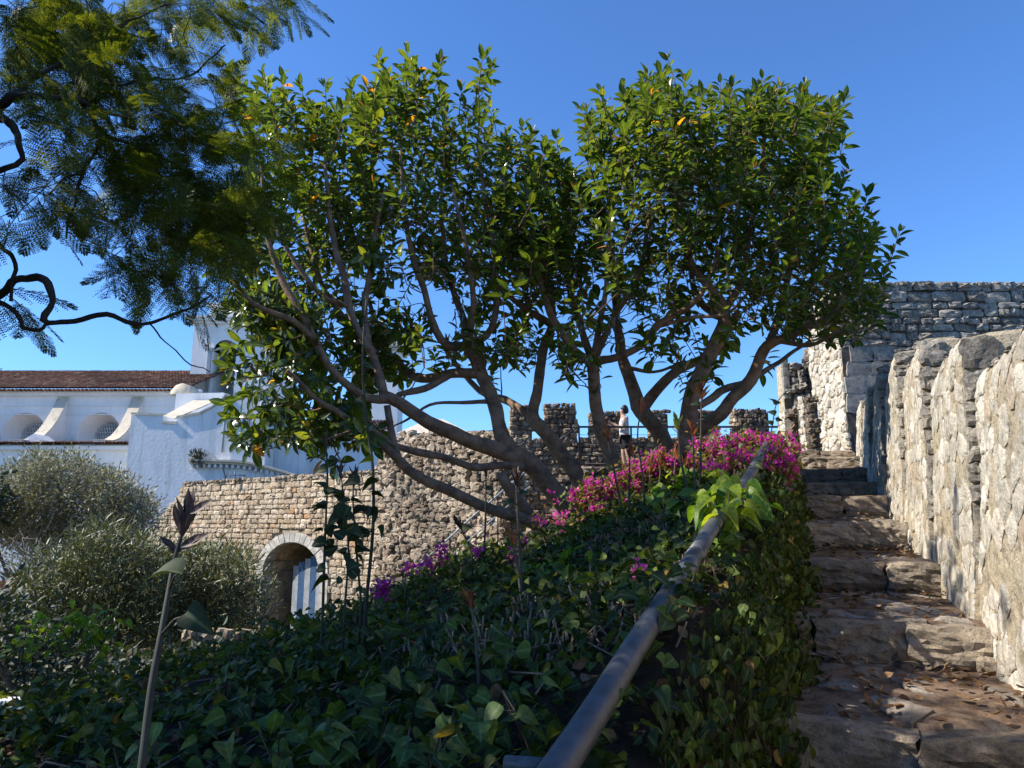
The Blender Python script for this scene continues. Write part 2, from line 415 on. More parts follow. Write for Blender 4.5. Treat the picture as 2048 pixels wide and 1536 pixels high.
M['quoin'] = stone_mat('shaded_grey_quoin', [(0, (0.27, 0.245, 0.205)), (0.6, (0.38, 0.345, 0.29)), (1, (0.5, 0.45, 0.37))], scale=10, bump=1.0, bdist=0.04, dark=(0.07, 0.065, 0.06), dark_amt=0.6, light=(0.5, 0.47, 0.42), light_amt=0.35, big=2.2)  # greyer than the wall face: shade of the camera-side ends put into the colour
M['step_stone'] = stone_mat('dark_step_stone', [(0, (0.16, 0.12, 0.085)), (0.5, (0.25, 0.195, 0.14)), (1, (0.37, 0.3, 0.22))], scale=9, bump=0.9, bdist=0.025, dark=(0.045, 0.04, 0.035), dark_amt=0.5, light=(0.36, 0.33, 0.28), light_amt=0.3, big=2.5)
M['flag'] = stone_mat('worn_tread_stone', [(0, (0.16, 0.125, 0.095)), (0.6, (0.24, 0.2, 0.16)), (1, (0.34, 0.3, 0.25))], scale=12, bump=0.8, bdist=0.015, dark=(0.07, 0.055, 0.045), dark_amt=0.6, big=3)
M['voussoir'] = stone_mat('white_limestone_block', [(0, (0.4, 0.37, 0.32)), (1, (0.55, 0.52, 0.46))], scale=4, bump=0.5, bdist=0.03, dark=(0.3, 0.29, 0.27), dark_amt=0.4, big=1.2)
M['vault'] = stone_mat('tan_vault_block', [(0, (0.42, 0.3, 0.19)), (0.5, (0.54, 0.4, 0.26)), (1, (0.62, 0.48, 0.34))], scale=3, bump=0.6, bdist=0.03, dark=(0.13, 0.085, 0.06), dark_amt=0.5, big=0.8)
M['white'] = plaster_mat('white_limewash', (0.88, 0.865, 0.83), stain_amt=0.16)
M['white_stained'] = plaster_mat('stained_white_limewash', (0.82, 0.82, 0.81), stain=(0.36, 0.36, 0.36), stain_amt=0.7)  # stains, plus a duller base put in for the annexe's shade
M['cope'] = plaster_mat('weathered_coping', (0.62, 0.55, 0.43), stain=(0.25, 0.21, 0.15), stain_amt=0.8)
M['tile'] = stone_mat('terracotta_roof_tile', [(0, (0.13, 0.065, 0.04)), (0.5, (0.2, 0.10, 0.065)), (0.85, (0.27, 0.15, 0.10)), (1, (0.3, 0.22, 0.16))], scale=2.5, bump=0.4, bdist=0.03, dark=(0.07, 0.045, 0.035), dark_amt=0.6, big=0.4)
M['grey_stone'] = plain_mat('grey_belfry_stone', (0.36, 0.40, 0.42), rough=0.9, var=0.2)
M['glass'] = plain_mat('dark_window_glass', (0.035, 0.035, 0.035), rough=0.12, spec=0.6)
M['iron_white'] = plain_mat('white_painted_iron', (0.72, 0.72, 0.7), rough=0.5)
M['iron'] = plain_mat('dark_painted_iron', (0.03, 0.035, 0.04), rough=0.45, metal=0.3)
M['bronze'] = plain_mat('bell_bronze', (0.09, 0.075, 0.045), rough=0.5, metal=0.7)
M['pipe'] = plain_mat('grey_plastic_pipe', (0.082, 0.086, 0.094), rough=0.44, bump=0.35, bscale=45, vscale=16, col2=(0.052, 0.052, 0.055), spec=0.4, bdist=0.004)
M['green_paint'] = plain_mat('green_painted_slat', (0.045, 0.11, 0.095), rough=0.55, vscale=6)
M['blue_paint'] = plain_mat('blue_sprayed_slat', (0.03, 0.08, 0.16), rough=0.5, vscale=5, col2=(0.02, 0.05, 0.12))
M['white_paint'] = plain_mat('white_shutter_slat', (0.27, 0.285, 0.3), rough=0.5)
M['brick'] = stone_mat('red_brick', [(0, (0.24, 0.085, 0.05)), (1, (0.34, 0.14, 0.085))], scale=10, bump=0.4)
M['skin'] = plain_mat('skin', (0.42, 0.26, 0.19), rough=0.6, var=0.08)
M['hair'] = plain_mat('dark_hair', (0.012, 0.01, 0.009), rough=0.5)
M['shirt'] = plain_mat('light_grey_shirt', (0.5, 0.5, 0.5), rough=0.9, var=0.15)
M['shorts'] = plain_mat('black_shorts', (0.012, 0.012, 0.014), rough=0.85)

# places meant to be sunlit: leaves shading them are thinned out of the crowns
LIT = []
for d_ in np.arange(3.3, 7.6, 0.32):
    for z_ in np.arange(-0.2, 1.7, 0.3):
        z2 = z_ + 0.12 * (d_ - 3.5)
        LIT.append((1.0 + 0.388 * d_ - 0.1, d_, z2))
LIT_WALL = np.array(LIT)
rl = np.random.default_rng(3)
LIT_FAR = np.array([(1.0 + 0.388 * d_ - 0.1, d_, 0.2 + (d_ - 8) * 0.25 + rl.uniform(0, 1.4)) for d_ in rl.uniform(7.8, 12.5, 34)])
LIT_STEP = np.array([(1.0 + 0.388 * d_ - w_, d_ + 0.3 * w_, z_ + 0.02) for d_, w_, z_ in [(q, rl.uniform(0.1, 1.2), np.interp(q, (2.9, 7.0), (-0.85, -0.1))) for q in rl.uniform(2.9, 7.0, 40)]])
LIT_FLOWER = np.array([P(a, b, 7.0) for a, b in ((1200, 1010), (1250, 990), (1300, 960), (1350, 950), (1400, 920), (1450, 900), (1500, 890), (1540, 890), (1300, 1000), (1400, 960), (1450, 960), (1240, 1030), (1480, 940), (1380, 990), (1430, 1010), (1180, 1030))])
SV = np.array(sun_vec)
def shades(p, targets, rad):
    w = np.asarray(p) - targets
    al = w @ SV
    dist = np.linalg.norm(w - al[:, None] * SV, axis=1)
    return bool(np.any((al > 0.4) & (dist < rad)))

# ------------------------------------------------------------------ masonry helpers
def stone_template(seed, n=3, k=0.28, rough=0.16, dome=0.35):
    """front of one hewn stone: x, z across, y outwards, no back"""
    V = []
    for j in range(n + 1):
        for i in range(n + 1):
            a, b = 2 * i / n - 1, 2 * j / n - 1
            x = a * math.sqrt(1 - k * b * b); z = b * math.sqrt(1 - k * a * a)
            x *= 1 + 0.22 * nz(seed * 3.1, b * 1.3, a); z *= 1 + 0.26 * nz(seed * 5.7, a * 1.3, b + 4)
            y = 1 - dome * max(abs(a), abs(b)) ** 4 + rough * nz(a * 1.7 + seed * 9.1, b * 1.7, seed) + rough * 0.6 * nz(a * 4 + seed, b * 4, seed * 2.0)
            V.append((x * 0.5, y, z * 0.5))
    idx = lambda i, j: j * (n + 1) + i
    Q = [(idx(i, j), idx(i, j + 1), idx(i + 1, j + 1), idx(i + 1, j)) for j in range(n) for i in range(n)]
    border = [idx(i, 0) for i in range(n)] + [idx(n, j) for j in range(n)] + [idx(i, n) for i in range(n, 0, -1)] + [idx(0, j) for j in range(n, 0, -1)]
    base = len(V)
    for b in border: V.append((V[b][0] * 1.02, -0.6, V[b][2] * 1.02))
    m = len(border)
    Q += [(border[k_], border[(k_ + 1) % m], base + (k_ + 1) % m, base + k_) for k_ in range(m)]
    return np.array(V), np.array(Q), np.zeros((0, 3), int)
TPL_STONE = [stone_template(s, n=4, k=0.12 + 0.02 * (s % 5), rough=0.55, dome=0.28) for s in range(14)]
TPL_BLOCK = [stone_template(s + 30, n=8, k=0.13, rough=0.55, dome=0.3) for s in range(10)]
TPL_QUOIN = [stone_template(s + 90, n=7, k=0.1, rough=0.4, dome=0.3) for s in range(10)]
TPL_STEP = [stone_template(s + 130, n=9, k=0.07, rough=0.26, dome=0.2) for s in range(10)]
TPL_ASHLAR = [stone_template(s + 60, n=4, k=0.03, rough=0.05, dome=0.12) for s in range(4)]

def courses(u0, u1, v0, v1, hs, ws, inside, rng, jit=0.0):
    out = []
    v = v0
    while v < v1:
        h = rng.uniform(*hs)
        u = u0 - rng.uniform(0, ws[1])
        while u < u1:
            w = rng.uniform(*ws)
            uc, vc = u + w / 2 + rng.uniform(-jit, jit), v + h / 2 + rng.uniform(-jit, jit)
            if inside(uc, vc): out.append((uc, vc, w, h))
            u += w
        v += h
    return out
def to_stones(rects, O, U, Nrm, joint, proud, rng, V=(0, 0, 1), rot=0.0, grow=1.0):
    U = np.asarray(U, float); Nrm = np.asarray(Nrm, float); V = np.asarray(V, float); O = np.asarray(O, float)
    Us = U if np.dot(np.cross(U, Nrm), V) > 0 else -U
    res = []
    for uc, vc, w, h in rects:
        a = rng.uniform(-rot, rot)
        uu = Us * math.cos(a) + V * math.sin(a); vv = -Us * math.sin(a) + V * math.cos(a)
        pr = rng.uniform(*proud)
        m3 = np.stack([uu * max(w * grow - joint, 0.02), Nrm * pr, vv * max(h * grow - joint, 0.02)], axis=1)
        res.append((O + U * uc + V * vc, m3))
    return res
def lay(parent, stones, tpls, mat, limit=300, name='stone'):
    """the stones that show largest become objects that share meshes, the rest one joined part"""
    sc = []
    for i, (c, m3) in enumerate(stones):
        px, py, zc = proj(c)
        a = np.linalg.norm(m3[:, 0]) * np.linalg.norm(m3[:, 2]) / max(zc, 0.3) ** 2
        if zc < 0.2 or not (-30 < px < 2078 and -30 < py < 1566): a *= 1e-4
        sc.append(-a)
    order = np.argsort(sc)
    if not hasattr(lay, 'cache'): lay.cache = {}
    for k in order[:limit]:
        ti = int(k) % len(tpls)
        key = (id(tpls), ti, mat.name)
        if key not in lay.cache:
            me = MB().add(*tpls[ti]).mesh(name, smooth=False)
            me.materials.append(mat); lay.cache[key] = me
        o = bpy.data.objects.new(name, lay.cache[key])
        put(o, parent, mat4(stones[k][1], stones[k][0]))
    rest = order[limit:]
    if len(rest):
        mb = MB()
        for ti in range(len(tpls)):
            ks = [k for k in rest if int(k) % len(tpls) == ti]
            if ks: mb.stamp(tpls[ti], [stones[k][1] for k in ks], [stones[k][0] for k in ks])
        mb.build(name + '_infill', mat, parent, smooth=False, kind='stuff')
def rough_sheet(mb, O, U, V, Nrm, u0, u1, v0, v1, du, amp, fs=1.5, inside=None):
    O, U, V, Nrm = (np.asarray(q, float) for q in (O, U, V, Nrm))
    nu = max(1, int((u1 - u0) / du)); nv = max(1, int((v1 - v0) / du))
    pts = []
    for j in range(nv + 1):
        for i in range(nu + 1):
            p = O + U * (u0 + (u1 - u0) * i / nu) + V * (v0 + (v1 - v0) * j / nv)
            pts.append(p + Nrm * amp * (nz(p[0], p[1], p[2], fs) + 0.5 * nz(p[0], p[1], p[2], fs * 3)))
    Q = []
    for j in range(nv):
        for i in range(nu):
            if inside and not inside(u0 + (u1 - u0) * (i + .5) / nu, v0 + (v1 - v0) * (j + .5) / nv): continue
            k = j * (nu + 1) + i
            Q.append((k, k + 1, k + nu + 2, k + nu + 1))
    mb.add(pts, Q)
def voronoi(pts, bbox):
    pts = np.asarray(pts, float)
    cells = []
    for i, p in enumerate(pts):
        d = np.sum((pts - p) ** 2, axis=1)
        poly = [np.array(q, float) for q in ((bbox[0], bbox[2]), (bbox[1], bbox[2]), (bbox[1], bbox[3]), (bbox[0], bbox[3]))]
        for j in np.argsort(d)[1:20]:
            q = pts[j]; m = (p + q) / 2; nrm = q - p
            new = []
            for a in range(len(poly)):
                A, B = poly[a], poly[(a + 1) % len(poly)]
                da, db = np.dot(A - m, nrm), np.dot(B - m, nrm)
                if da <= 0: new.append(A)
                if (da < 0) != (db < 0) and abs(da - db) > 1e-12: new.append(A + (B - A) * da / (da - db))
            poly = new
            if len(poly) < 3: break
        if len(poly) >= 3: cells.append((p, poly))
    return cells
def poly_stone(center, poly, joint, proud, mapf, seed, seg=2):
    """rounded irregular stone over a polygon; mapf(u, v, h) gives the point"""
    c = np.mean(poly, axis=0)
    ring = []
    for a in range(len(poly)):
        A, B = poly[a], poly[(a + 1) % len(poly)]
        for k in range(seg):
            ring.append(A + (B - A) * (k + 0.25) / seg * 1.0)
    ring = np.array(ring)
    m = len(ring)
    ext = np.maximum(np.linalg.norm(ring - c, axis=1), 1e-4)[:, None]
    dirs = (ring - c) / ext
    wob = np.array([[1 + 0.1 * nz(seed * 1.7, k * 0.9, 3.3)] for k in range(m)])
    r0 = c + dirs * np.maximum(ext * wob - joint, 0.01)
    r1 = c + dirs * np.maximum(ext * wob * 0.82 - joint, 0.008)
    r2 = c + dirs * np.maximum(ext * wob * 0.45 - joint * 0.5, 0.005)
    fz = lambda q: 0.5 * noise.fractal(Vector((q[0] * 9 + seed, q[1] * 9, seed)), 0.7, 2.1, 4)
    V = [mapf(q[0], q[1], -0.035) for q in r0]
    V += [mapf(q[0], q[1], proud * (0.35 + 0.5 * fz(q))) for k, q in enumerate(r0)]
    V += [mapf(q[0], q[1], proud * (0.95 + 0.9 * fz(q))) for k, q in enumerate(r1)]
    V += [mapf(q[0], q[1], proud * (1.05 + 1.1 * fz(q))) for k, q in enumerate(r2)]
    V.append(mapf(c[0], c[1], proud * 1.1))
    Q, T = [], []
    for lv in range(3):
        for k in range(m): Q.append((lv * m + k, lv * m + (k + 1) % m, (lv + 1) * m + (k + 1) % m, (lv + 1) * m + k))
    for k in range(m): T.append((3 * m + k, 3 * m + (k + 1) % m, 4 * m))
    return np.array(V), np.array(Q), np.array(T)
def lay_poly(parent, cells, joint, proud, mapf, mat, rng, limit=300, name='stone'):
    items = []
    for i, (p, poly) in enumerate(cells):
        V, Q, T = poly_stone(p, poly, joint, rng.uniform(*proud), mapf, i * 1.37 + 0.5)
        c = V.mean(axis=0)
        px, py, zc = proj(c)
        size = np.linalg.norm(V.max(axis=0) - V.min(axis=0)) / max(zc, 0.3)
        if zc < 0.2 or not (-40 < px < 2088 and -40 < py < 1576): size *= 1e-4
        items.append((-size, c, V, Q, T))
    items.sort(key=lambda a: a[0])
    for s, c, V, Q, T in items[:limit]:
        me = MB().add(V - c, Q, T).mesh(name, smooth=False); me.materials.append(mat)
        put(bpy.data.objects.new(name, me), parent, Matrix.Translation(Vector(c)))
    if len(items) > limit:
        mb = MB()
        for s, c, V, Q, T in items[limit:]: mb.add(V, Q, T)
        mb.build(name + '_infill', mat, parent, smooth=False, kind='stuff')

# ------------------------------------------------------------------ ground sheet and planted bank
GZ = -4.3
mb = MB()
rs = [0, 3, 6, 10, 16, 25, 40, 70, 150, 400, 1200]
ring_n = 48
V = [(0, 8, GZ)]
for r_ in rs[1:]:
    for k in range(ring_n):
        a = 2 * math.pi * k / ring_n
        x, y = r_ * math.cos(a), 8 + r_ * math.sin(a)
        V.append((x, y, GZ + 0.25 * nz(x, y, 0, 0.2)))
T = [(0, 1 + k, 1 + (k + 1) % ring_n) for k in range(ring_n)]
Q = [(1 + i * ring_n + k, 1 + (i + 1) * ring_n + k, 1 + (i + 1) * ring_n + (k + 1) % ring_n, 1 + i * ring_n + (k + 1) % ring_n) for i in range(len(rs) - 2) for k in range(ring_n)]
mb.add(V, Q, T).build('ground', M['garden'], kind='structure')

PA, PB = P(1106, 1545, 1.85), P(1543, 880, 7.4)          # axis of the big pipe
pd = PB - PA
hs_ = unit((pd[0], pd[1], 0)); hn_ = np.array((-hs_[1], hs_[0], 0.0))   # along, to the left
SLOPE = pd[2] / math.hypot(pd[0], pd[1])
def edge_v(u): return 0.05 * min(max(u - 3.0, 0), 6)       # the bank's edge draws back from the pipe further up
def bank_z(u, v):
    z = PA[2] + SLOPE * min(u, 7.6) - 0.17
    z -= max(v, 0) * (0.135 + 0.033 * min(max(u, 0), 9.0))
    crest = 4.5 - 0.27 * u
    if v > crest: z -= (v - crest) * 1.3
    ve = edge_v(u)
    if v < -0.1 + ve:
        t = min(1.0, (-0.1 + ve - v) / 0.28)
        z -= 1.05 * t * t * (3 - 2 * t)
    z += 0.10 * nz(u, v, 2.0, 0.8) + 0.05 * nz(u, v, 7.0, 2.5)
    return max(z, GZ - 0.2)
def bank(u, v, h=0.0):
    p = PA + hs_ * u + hn_ * v
    return np.array((p[0], p[1], bank_z(u, v) + h))
def bank_uv(p):
    d = np.asarray(p) - PA
    return float(np.dot(d, hs_)), float(np.dot(d, hn_))
def hit_bank(px, py, dmax=14.0):
    r = ray(px, py)
    d = 0.9
    while d < dmax:
        p = r * d
        u, v = bank_uv(p)
        if p[2] <= bank_z(u, v): return p, u, v
        d += 0.04
    return None
mb = MB()
us = np.arange(-2.6, 12.6, 0.2); vs = np.concatenate([np.arange(-0.5, 0.2, 0.07), np.arange(0.2, 8.2, 0.2)])
V = [bank(u, v) for v in vs for u in us]
nu = len(us)
Q = [(j * nu + i, j * nu + i + 1, (j + 1) * nu + i + 1, (j + 1) * nu + i) for j in range(len(vs) - 1) for i in range(nu - 1)]
mb.add(V, Q).build('planted_bank', M['soil'], kind='structure')

# upper walkway behind the trees
WZ = 1.28
mb = MB()
mb.add([(1.2, 17.6, WZ), (9.5, 17.6, WZ), (9.5, 22.6, WZ), (1.2, 22.6, WZ)], [(0, 1, 2, 3)])
mb.add([(3.6, 13.75, 1.31), (6.3, 13.2, 1.31), (9.5, 13.2, 1.31), (9.5, 17.6, WZ + 0.005), (3.6, 17.6, WZ + 0.005)], [(0, 1, 3, 4)], [(1, 2, 3)])
mb.build('upper_walkway', M['earth'], smooth=False, kind='structure')
rng = np.random.default_rng(5)
ret = thing('retaining_wall', 'dark rough retaining wall under the railed walkway', 'wall', (1.2, 17.6, GZ))
mb = MB(); rough_sheet(mb, (1.2, 17.58, 0), (1, 0, 0), (0, 0, 1), (0, -1, 0), 0, 5.2, -3.2, WZ + 0.03, 0.25, 0.06)
mb.add([(1.2, 17.6, -3.2), (1.2, 22.5, -3.2), (1.2, 22.5, WZ - 0.02), (1.2, 17.6, WZ - 0.02)], [(0, 1, 2, 3)])
mb.build('mortar', M['rubble_mortar'], ret)
lay(ret, to_stones(courses(0, 5.2, -1.4, WZ, (0.16, 0.26), (0.18, 0.42), lambda u, v: True, rng, 0.03), (1.2, 17.58, 0), (1, 0, 0), (0, -1, 0), 0.03, (0.05, 0.13), rng, rot=0.15), TPL_STONE, M['merlon_stone'], 150)

# ------------------------------------------------------------------ stone stairway
WX0, WXS = 1.0, 0.388                                  # right wall line: X = WX0 + WXS * Y
ss = unit((WXS, 1, 0)); rr = np.array((ss[1], -ss[0], 0.0))   # up the stairs, to the right
STEPS = [(0.4, -1.45), (1.7, -1.15), (3.1, -0.85), (4.35, -0.57), (5.85, -0.29), (7.3, 0.02), (8.6, 0.33), (9.6, 0.56), (10.8, 0.83), (12.0, 1.10), (13.2, 1.33)]
stairs = thing('stone_stairway', 'uneven dark stone steps climbing beside the pale wall', 'stairs', (WX0 + WXS * 2.9, 2.9, -1.15))
def wall_pt(d): return np.array((WX0 + WXS * d, d, 0.0))
SW = 1.95
rng = np.random.default_rng(21)
def step_point(k, w, dz=0.0):
    d, z = STEPS[k]
    p = wall_pt(d) - rr * w
    return np.array((p[0], p[1], z + dz))
blocks, rubs = [], []
for k in range(1, len(STEPS)):
    d, z = STEPS[k]
    zl = STEPS[k - 1][1]
    rise = z - zl
    w = -0.06
    while w < SW:
        bw = rng.uniform(0.34, 0.62)
        bh = rise * rng.uniform(0.74, 0.9) if k < 6 else rise * rng.uniform(0.85, 0.97)
        c = step_point(k, w + bw / 2, -bh / 2 + rng.uniform(-0.02, 0.015)) - ss * (0.0 + rng.uniform(-0.03, 0.03))
        a = rng.uniform(-0.05, 0.05); b = rng.uniform(-0.08, 0.08)
        uu = -rr * math.cos(a) + np.array((0, 0, 1)) * math.sin(a); vv = rr * math.sin(a) + np.array((0, 0, 1)) * math.cos(a)
        nn = unit(-ss + rr * b)
        uu = unit(uu - nn * np.dot(uu, nn))
        blocks.append((c, np.stack([-uu * bw * 1.0, nn * rng.uniform(0.09, 0.14), vv * bh], axis=1) if np.linalg.det(np.stack([-uu, nn, vv], axis=1)) > 0 else np.stack([uu * bw, nn * rng.uniform(0.09, 0.14), vv * bh], axis=1)))
        w += bw
    w = -0.05
    while w < SW and k < 7:                                # small stones wedged below the slabs
        bw = rng.uniform(0.08, 0.24); bh = rise * rng.uniform(0.2, 0.42)
        c = step_point(k - 1, 0) * 0 + step_point(k, w + bw / 2, -rise + bh / 2 + rng.uniform(0, 0.03)) - ss * rng.uniform(-0.02, 0.06)
        uu = rr
        nn = -ss
        m3 = np.stack([uu * bw, nn * rng.uniform(0.06, 0.1), np.array((0, 0, 1.0)) * bh], axis=1)
        if np.linalg.det(m3) < 0: m3[:, 0] *= -1
        rubs.append((c, m3)); w += bw
lay(stairs, blocks, TPL_STEP, M['step_stone'], 120, 'step_block')
lay(stairs, rubs, TPL_STONE, M['step_stone'], 150, 'wedge_stone')
for k in range(len(STEPS) - 1):                            # treads: earth with stones trodden into it
    d0, z0 = STEPS[k]; d1 = STEPS[k + 1][0]
    mb = MB()
    nw, nd = 22, 14
    V = []
    for j in range(nd + 1):
        for i in range(nw + 1):
            d = d0 + (d1 - d0 + 0.06) * j / nd
            p = wall_pt(d) - rr * (-0.25 + (SW + 0.25) * i / nw) + (ss * 0.03 if j == 0 else 0)
            t = j / nd
            zz = z0 + 0.05 * t + 0.035 * nz(p[0], p[1], k, 3.0) + 0.02 * nz(p[0], p[1], k, 9.0) - (0.05 if j == 0 else 0)
            V.append((p[0], p[1], zz))
    Q = [(j * (nw + 1) + i, j * (nw + 1) + i + 1, (j + 1) * (nw + 1) + i + 1, (j + 1) * (nw + 1) + i) for j in range(nd) for i in range(nw)]
    # riser core behind the blocks
    a, b = wall_pt(d0) + rr * 0.25 + ss * 0.1, wall_pt(d0) - rr * SW + ss * 0.1
    mb.add(V, Q)
    zb = STEPS[k - 1][1] if k else z0 - 0.3
    mb.add([(a[0], a[1], zb), (b[0], b[1], zb), (b[0], b[1], z0 - 0.02), (a[0], a[1], z0 - 0.02)], [(0, 1, 2, 3)])
    tread = mb.build('tread', M['earth'], stairs)
    if k <= 5:
        pts = []
        for q in range(46):
            pts.append((rng.uniform(0.02, SW * 0.95), rng.uniform(0.08, 1.15)))
        cells = [(p, poly) for p, poly in voronoi(np.array(pts) * (1, (d1 - d0) / ss[1] / 1.15), (0, SW, 0.06, (d1 - d0) / ss[1])) if rng.random() < 0.62]
        base = wall_pt(d0)
        def mp(u, v, h, base=base, z0=z0, k=k, L_=(d1 - d0) / ss[1]):
            p = base - rr * u + ss * v
            return np.array((p[0], p[1], z0 + 0.05 * v / L_ + 0.035 * nz(p[0], p[1], k, 3.0) + 0.02 * nz(p[0], p[1], k, 9.0) + h))
        lay_poly(tread, cells, 0.02, (0.003, 0.014), mp, M['flag'], rng, 60, 'tread_stone')
# fallen leaves on the treads
mb = MB()
lv = []; lm = []
for k in range(1, 8):
    d0, z0 = STEPS[k]; d1 = STEPS[k + 1][0]
    n = 260 if k < 5 else 60
    t = np.clip(rng.beta(1.2, 0.9, n), 0.02, 0.98); w = rng.uniform(0, SW, n)
    for a, b in zip(t, w):
        p = wall_pt(d0 + (d1 - d0) * a) - rr * b
        lv.append((p[0], p[1], z0 + 0.05 * a + 0.035 * nz(p[0], p[1], k, 3.0) + 0.025 + rng.uniform(0, 0.02)))
ax = rng.normal(0, 1, (len(lv), 3)); ax[:, 2] *= 0.25
nr = np.tile((0, 0, 1.0), (len(lv), 1)) + rng.normal(0, 0.35, (len(lv), 3))
fr = frames(ax, nr) * rng.uniform(0.035, 0.085, len(lv))[:, None, None]
DRY = (np.array([(0, 0, 0), (-0.3, 0.35, 0.12), (0.3, 0.35, 0.1), (-0.22, 0.7, 0.16), (0.22, 0.7, 0.05), (0, 1.0, 0.14), (0, 0.45, -0.02)]), np.zeros((0, 4), int), np.array([(0, 6, 1), (0, 2, 6), (1, 6, 3), (2, 4, 6), (3, 6, 5), (6, 4, 5)]))
mb.stamp(DRY, fr, lv)
mb.build('leaf_litter', M['dry_leaf'], kind='stuff', label='dry brown leaves fallen on the stone steps', cat='leaf litter')

# ------------------------------------------------------------------ pale wall on the right of the stairs (saw-tooth segments)
rng = np.random.default_rng(33)
wall = thing('limestone_parapet', 'sunlit pale limestone parapet rising in notches along the steps', 'wall', tuple(wall_pt(5.0) + np.array((0.3, 0, -0.6))))
SEG_D = [0.33 + 1.42 * k for k in range(10)]
TOPS = [zat(600, 2.3) * 0.93, zat(615, 2.3) * 0.95, zat(641, 3.17), zat(674, 4.59), zat(688, 6.01), zat(708, 7.43), zat(738, 8.85), zat(775, 10.27), zat(800, 11.69)]
TOPS[0] = 0.45; TOPS[1] = 0.68
def low_z(d):
    z = STEPS[0][1]
    for dd, zz in STEPS:
        if dd <= d: z = zz
    return z
def wall_map_factory(k):
    d0, d1, top = SEG_D[k], SEG_D[k + 1], TOPS[k]
    Lw = (d1 - d0) / ss[1]
    base = wall_pt(d0)
    zb = low_z(d0) - 0.25
    def mp(u, v, h):
        t = min(max(u / Lw, 0), 1)
        f = min(max((v - zb) / (top - zb), 0), 1)
        amp = 0.085 * (f ** 1.3)
        batter = -0.16 * f                                   # the face leans back a little
        edge = -0.035 * max(0, f - 0.9) / 0.1 * max(0, f - 0.9) / 0.1
        cr = -0.03 * math.exp(-u / 0.05) * f
        p = base + ss * u - rr * (amp * (1 - t) + batter + edge + cr + h + 0.02 * nz(u + k * 3, v, 1.0, 1.6))
        wob = 0.05 * nz(u * 2.5, k * 3.1, 1.0, 2.0) * f
        return np.array((p[0], p[1], v + wob))
    return mp, Lw, zb, top
all_cells = []
mbm = MB()
front = []
for k in range(len(TOPS)):
    mp, Lw, zb, top = wall_map_factory(k)
    nu, nv = (16, 22) if k < 1 else (56, 76)
    V = [mp(Lw * i / nu, zb + (top - zb) * j / nv, 0.012 * noise.fractal(Vector((Lw * i / nu * 7 + k * 5, (zb + (top - zb) * j / nv) * 6, k)), 0.6, 2.1, 5)) for j in range(nv + 1) for i in range(nu + 1)]
    Q = [(j * (nu + 1) + i, (j + 1) * (nu + 1) + i, (j + 1) * (nu + 1) + i + 1, j * (nu + 1) + i + 1) for j in range(nv) for i in range(nu)]
    mbm.add(V, Q)
    # top and the camera-side end of the segment, 0.75 m thick
    th = 0.75
    topv = [mp(Lw * i / nu, top, 0.0) for i in range(nu + 1)]
    V = []
    for i in range(nu + 1):
        for q in range(6):
            p = topv[i] + rr * th * q / 5
            V.append(p + np.array((0, 0, (0.05 * nz(p[0], p[1], k, 4.0) + (0.03 if 0 < q < 5 else 0)) * (0 if i == 0 else 1) - 0.004)))
    Q = [(i * 6 + q, (i + 1) * 6 + q, (i + 1) * 6 + q + 1, i * 6 + q + 1) for i in range(nu) for q in range(5)]
    mbm.add(V, Q)
    V = []
    for j in range(nv + 1):
        e = mp(0, zb + (top - zb) * j / nv, 0)
        for q in range(6): V.append(e + rr * th * q / 5 - ss * (0.02 * nz(j, q, k, 1.0)))
    Q = [(j * 6 + q, j * 6 + q + 1, (j + 1) * 6 + q + 1, (j + 1) * 6 + q) for j in range(nv) for q in range(5)]
    mbm.add(V, Q)
    # stones of the sunlit face
    if k >= 1:
        pts = []
        v = zb
        while v < top + 0.1:
            hh = rng.uniform(0.09, 0.2)
            u = rng.uniform(-0.15, 0.0)
            while u < Lw + 0.1:
                wd = rng.uniform(0.1, 0.36)
                pts.append((u + wd / 2, v + hh / 2 + rng.uniform(-0.03, 0.03)))
                u += wd
            v += hh
        for p, poly in voronoi(pts, (0.0, Lw, zb, top)):
            if rng.random() < 0.2: continue
            all_cells.append((p, poly, mp))
    # squared stones up the camera-side end, its shade put into their grey
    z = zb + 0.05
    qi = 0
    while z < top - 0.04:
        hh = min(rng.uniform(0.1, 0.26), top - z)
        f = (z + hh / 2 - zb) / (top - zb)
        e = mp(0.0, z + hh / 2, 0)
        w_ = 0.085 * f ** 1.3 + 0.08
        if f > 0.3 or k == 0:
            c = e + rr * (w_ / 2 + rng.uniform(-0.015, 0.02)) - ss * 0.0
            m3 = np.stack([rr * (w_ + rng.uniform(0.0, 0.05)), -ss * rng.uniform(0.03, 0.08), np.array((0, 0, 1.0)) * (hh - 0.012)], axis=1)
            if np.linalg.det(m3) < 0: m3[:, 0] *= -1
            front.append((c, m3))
        z += hh
    # cap stones
    u = 0.05
    while u < Lw:
        wd = rng.uniform(0.2, 0.4)
        e = mp(min(u + wd / 2, Lw), top, -0.16)
        m3 = np.stack([ss * wd, -rr * 0.16, np.array((0, 0, 1.0)) * rng.uniform(0.06, 0.11)], axis=1)
        if np.linalg.det(m3) < 0: m3[:, 0] *= -1
        if k >= 1 and rng.random() < 0.6: front.append((e + np.array((0, 0, rng.uniform(-0.03, 0.02))), m3))
        u += wd * rng.uniform(0.95, 1.3)
mbm.build('mortar_face', M['wall_mortar'], wall, smooth=False)
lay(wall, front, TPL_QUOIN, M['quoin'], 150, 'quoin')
items = []
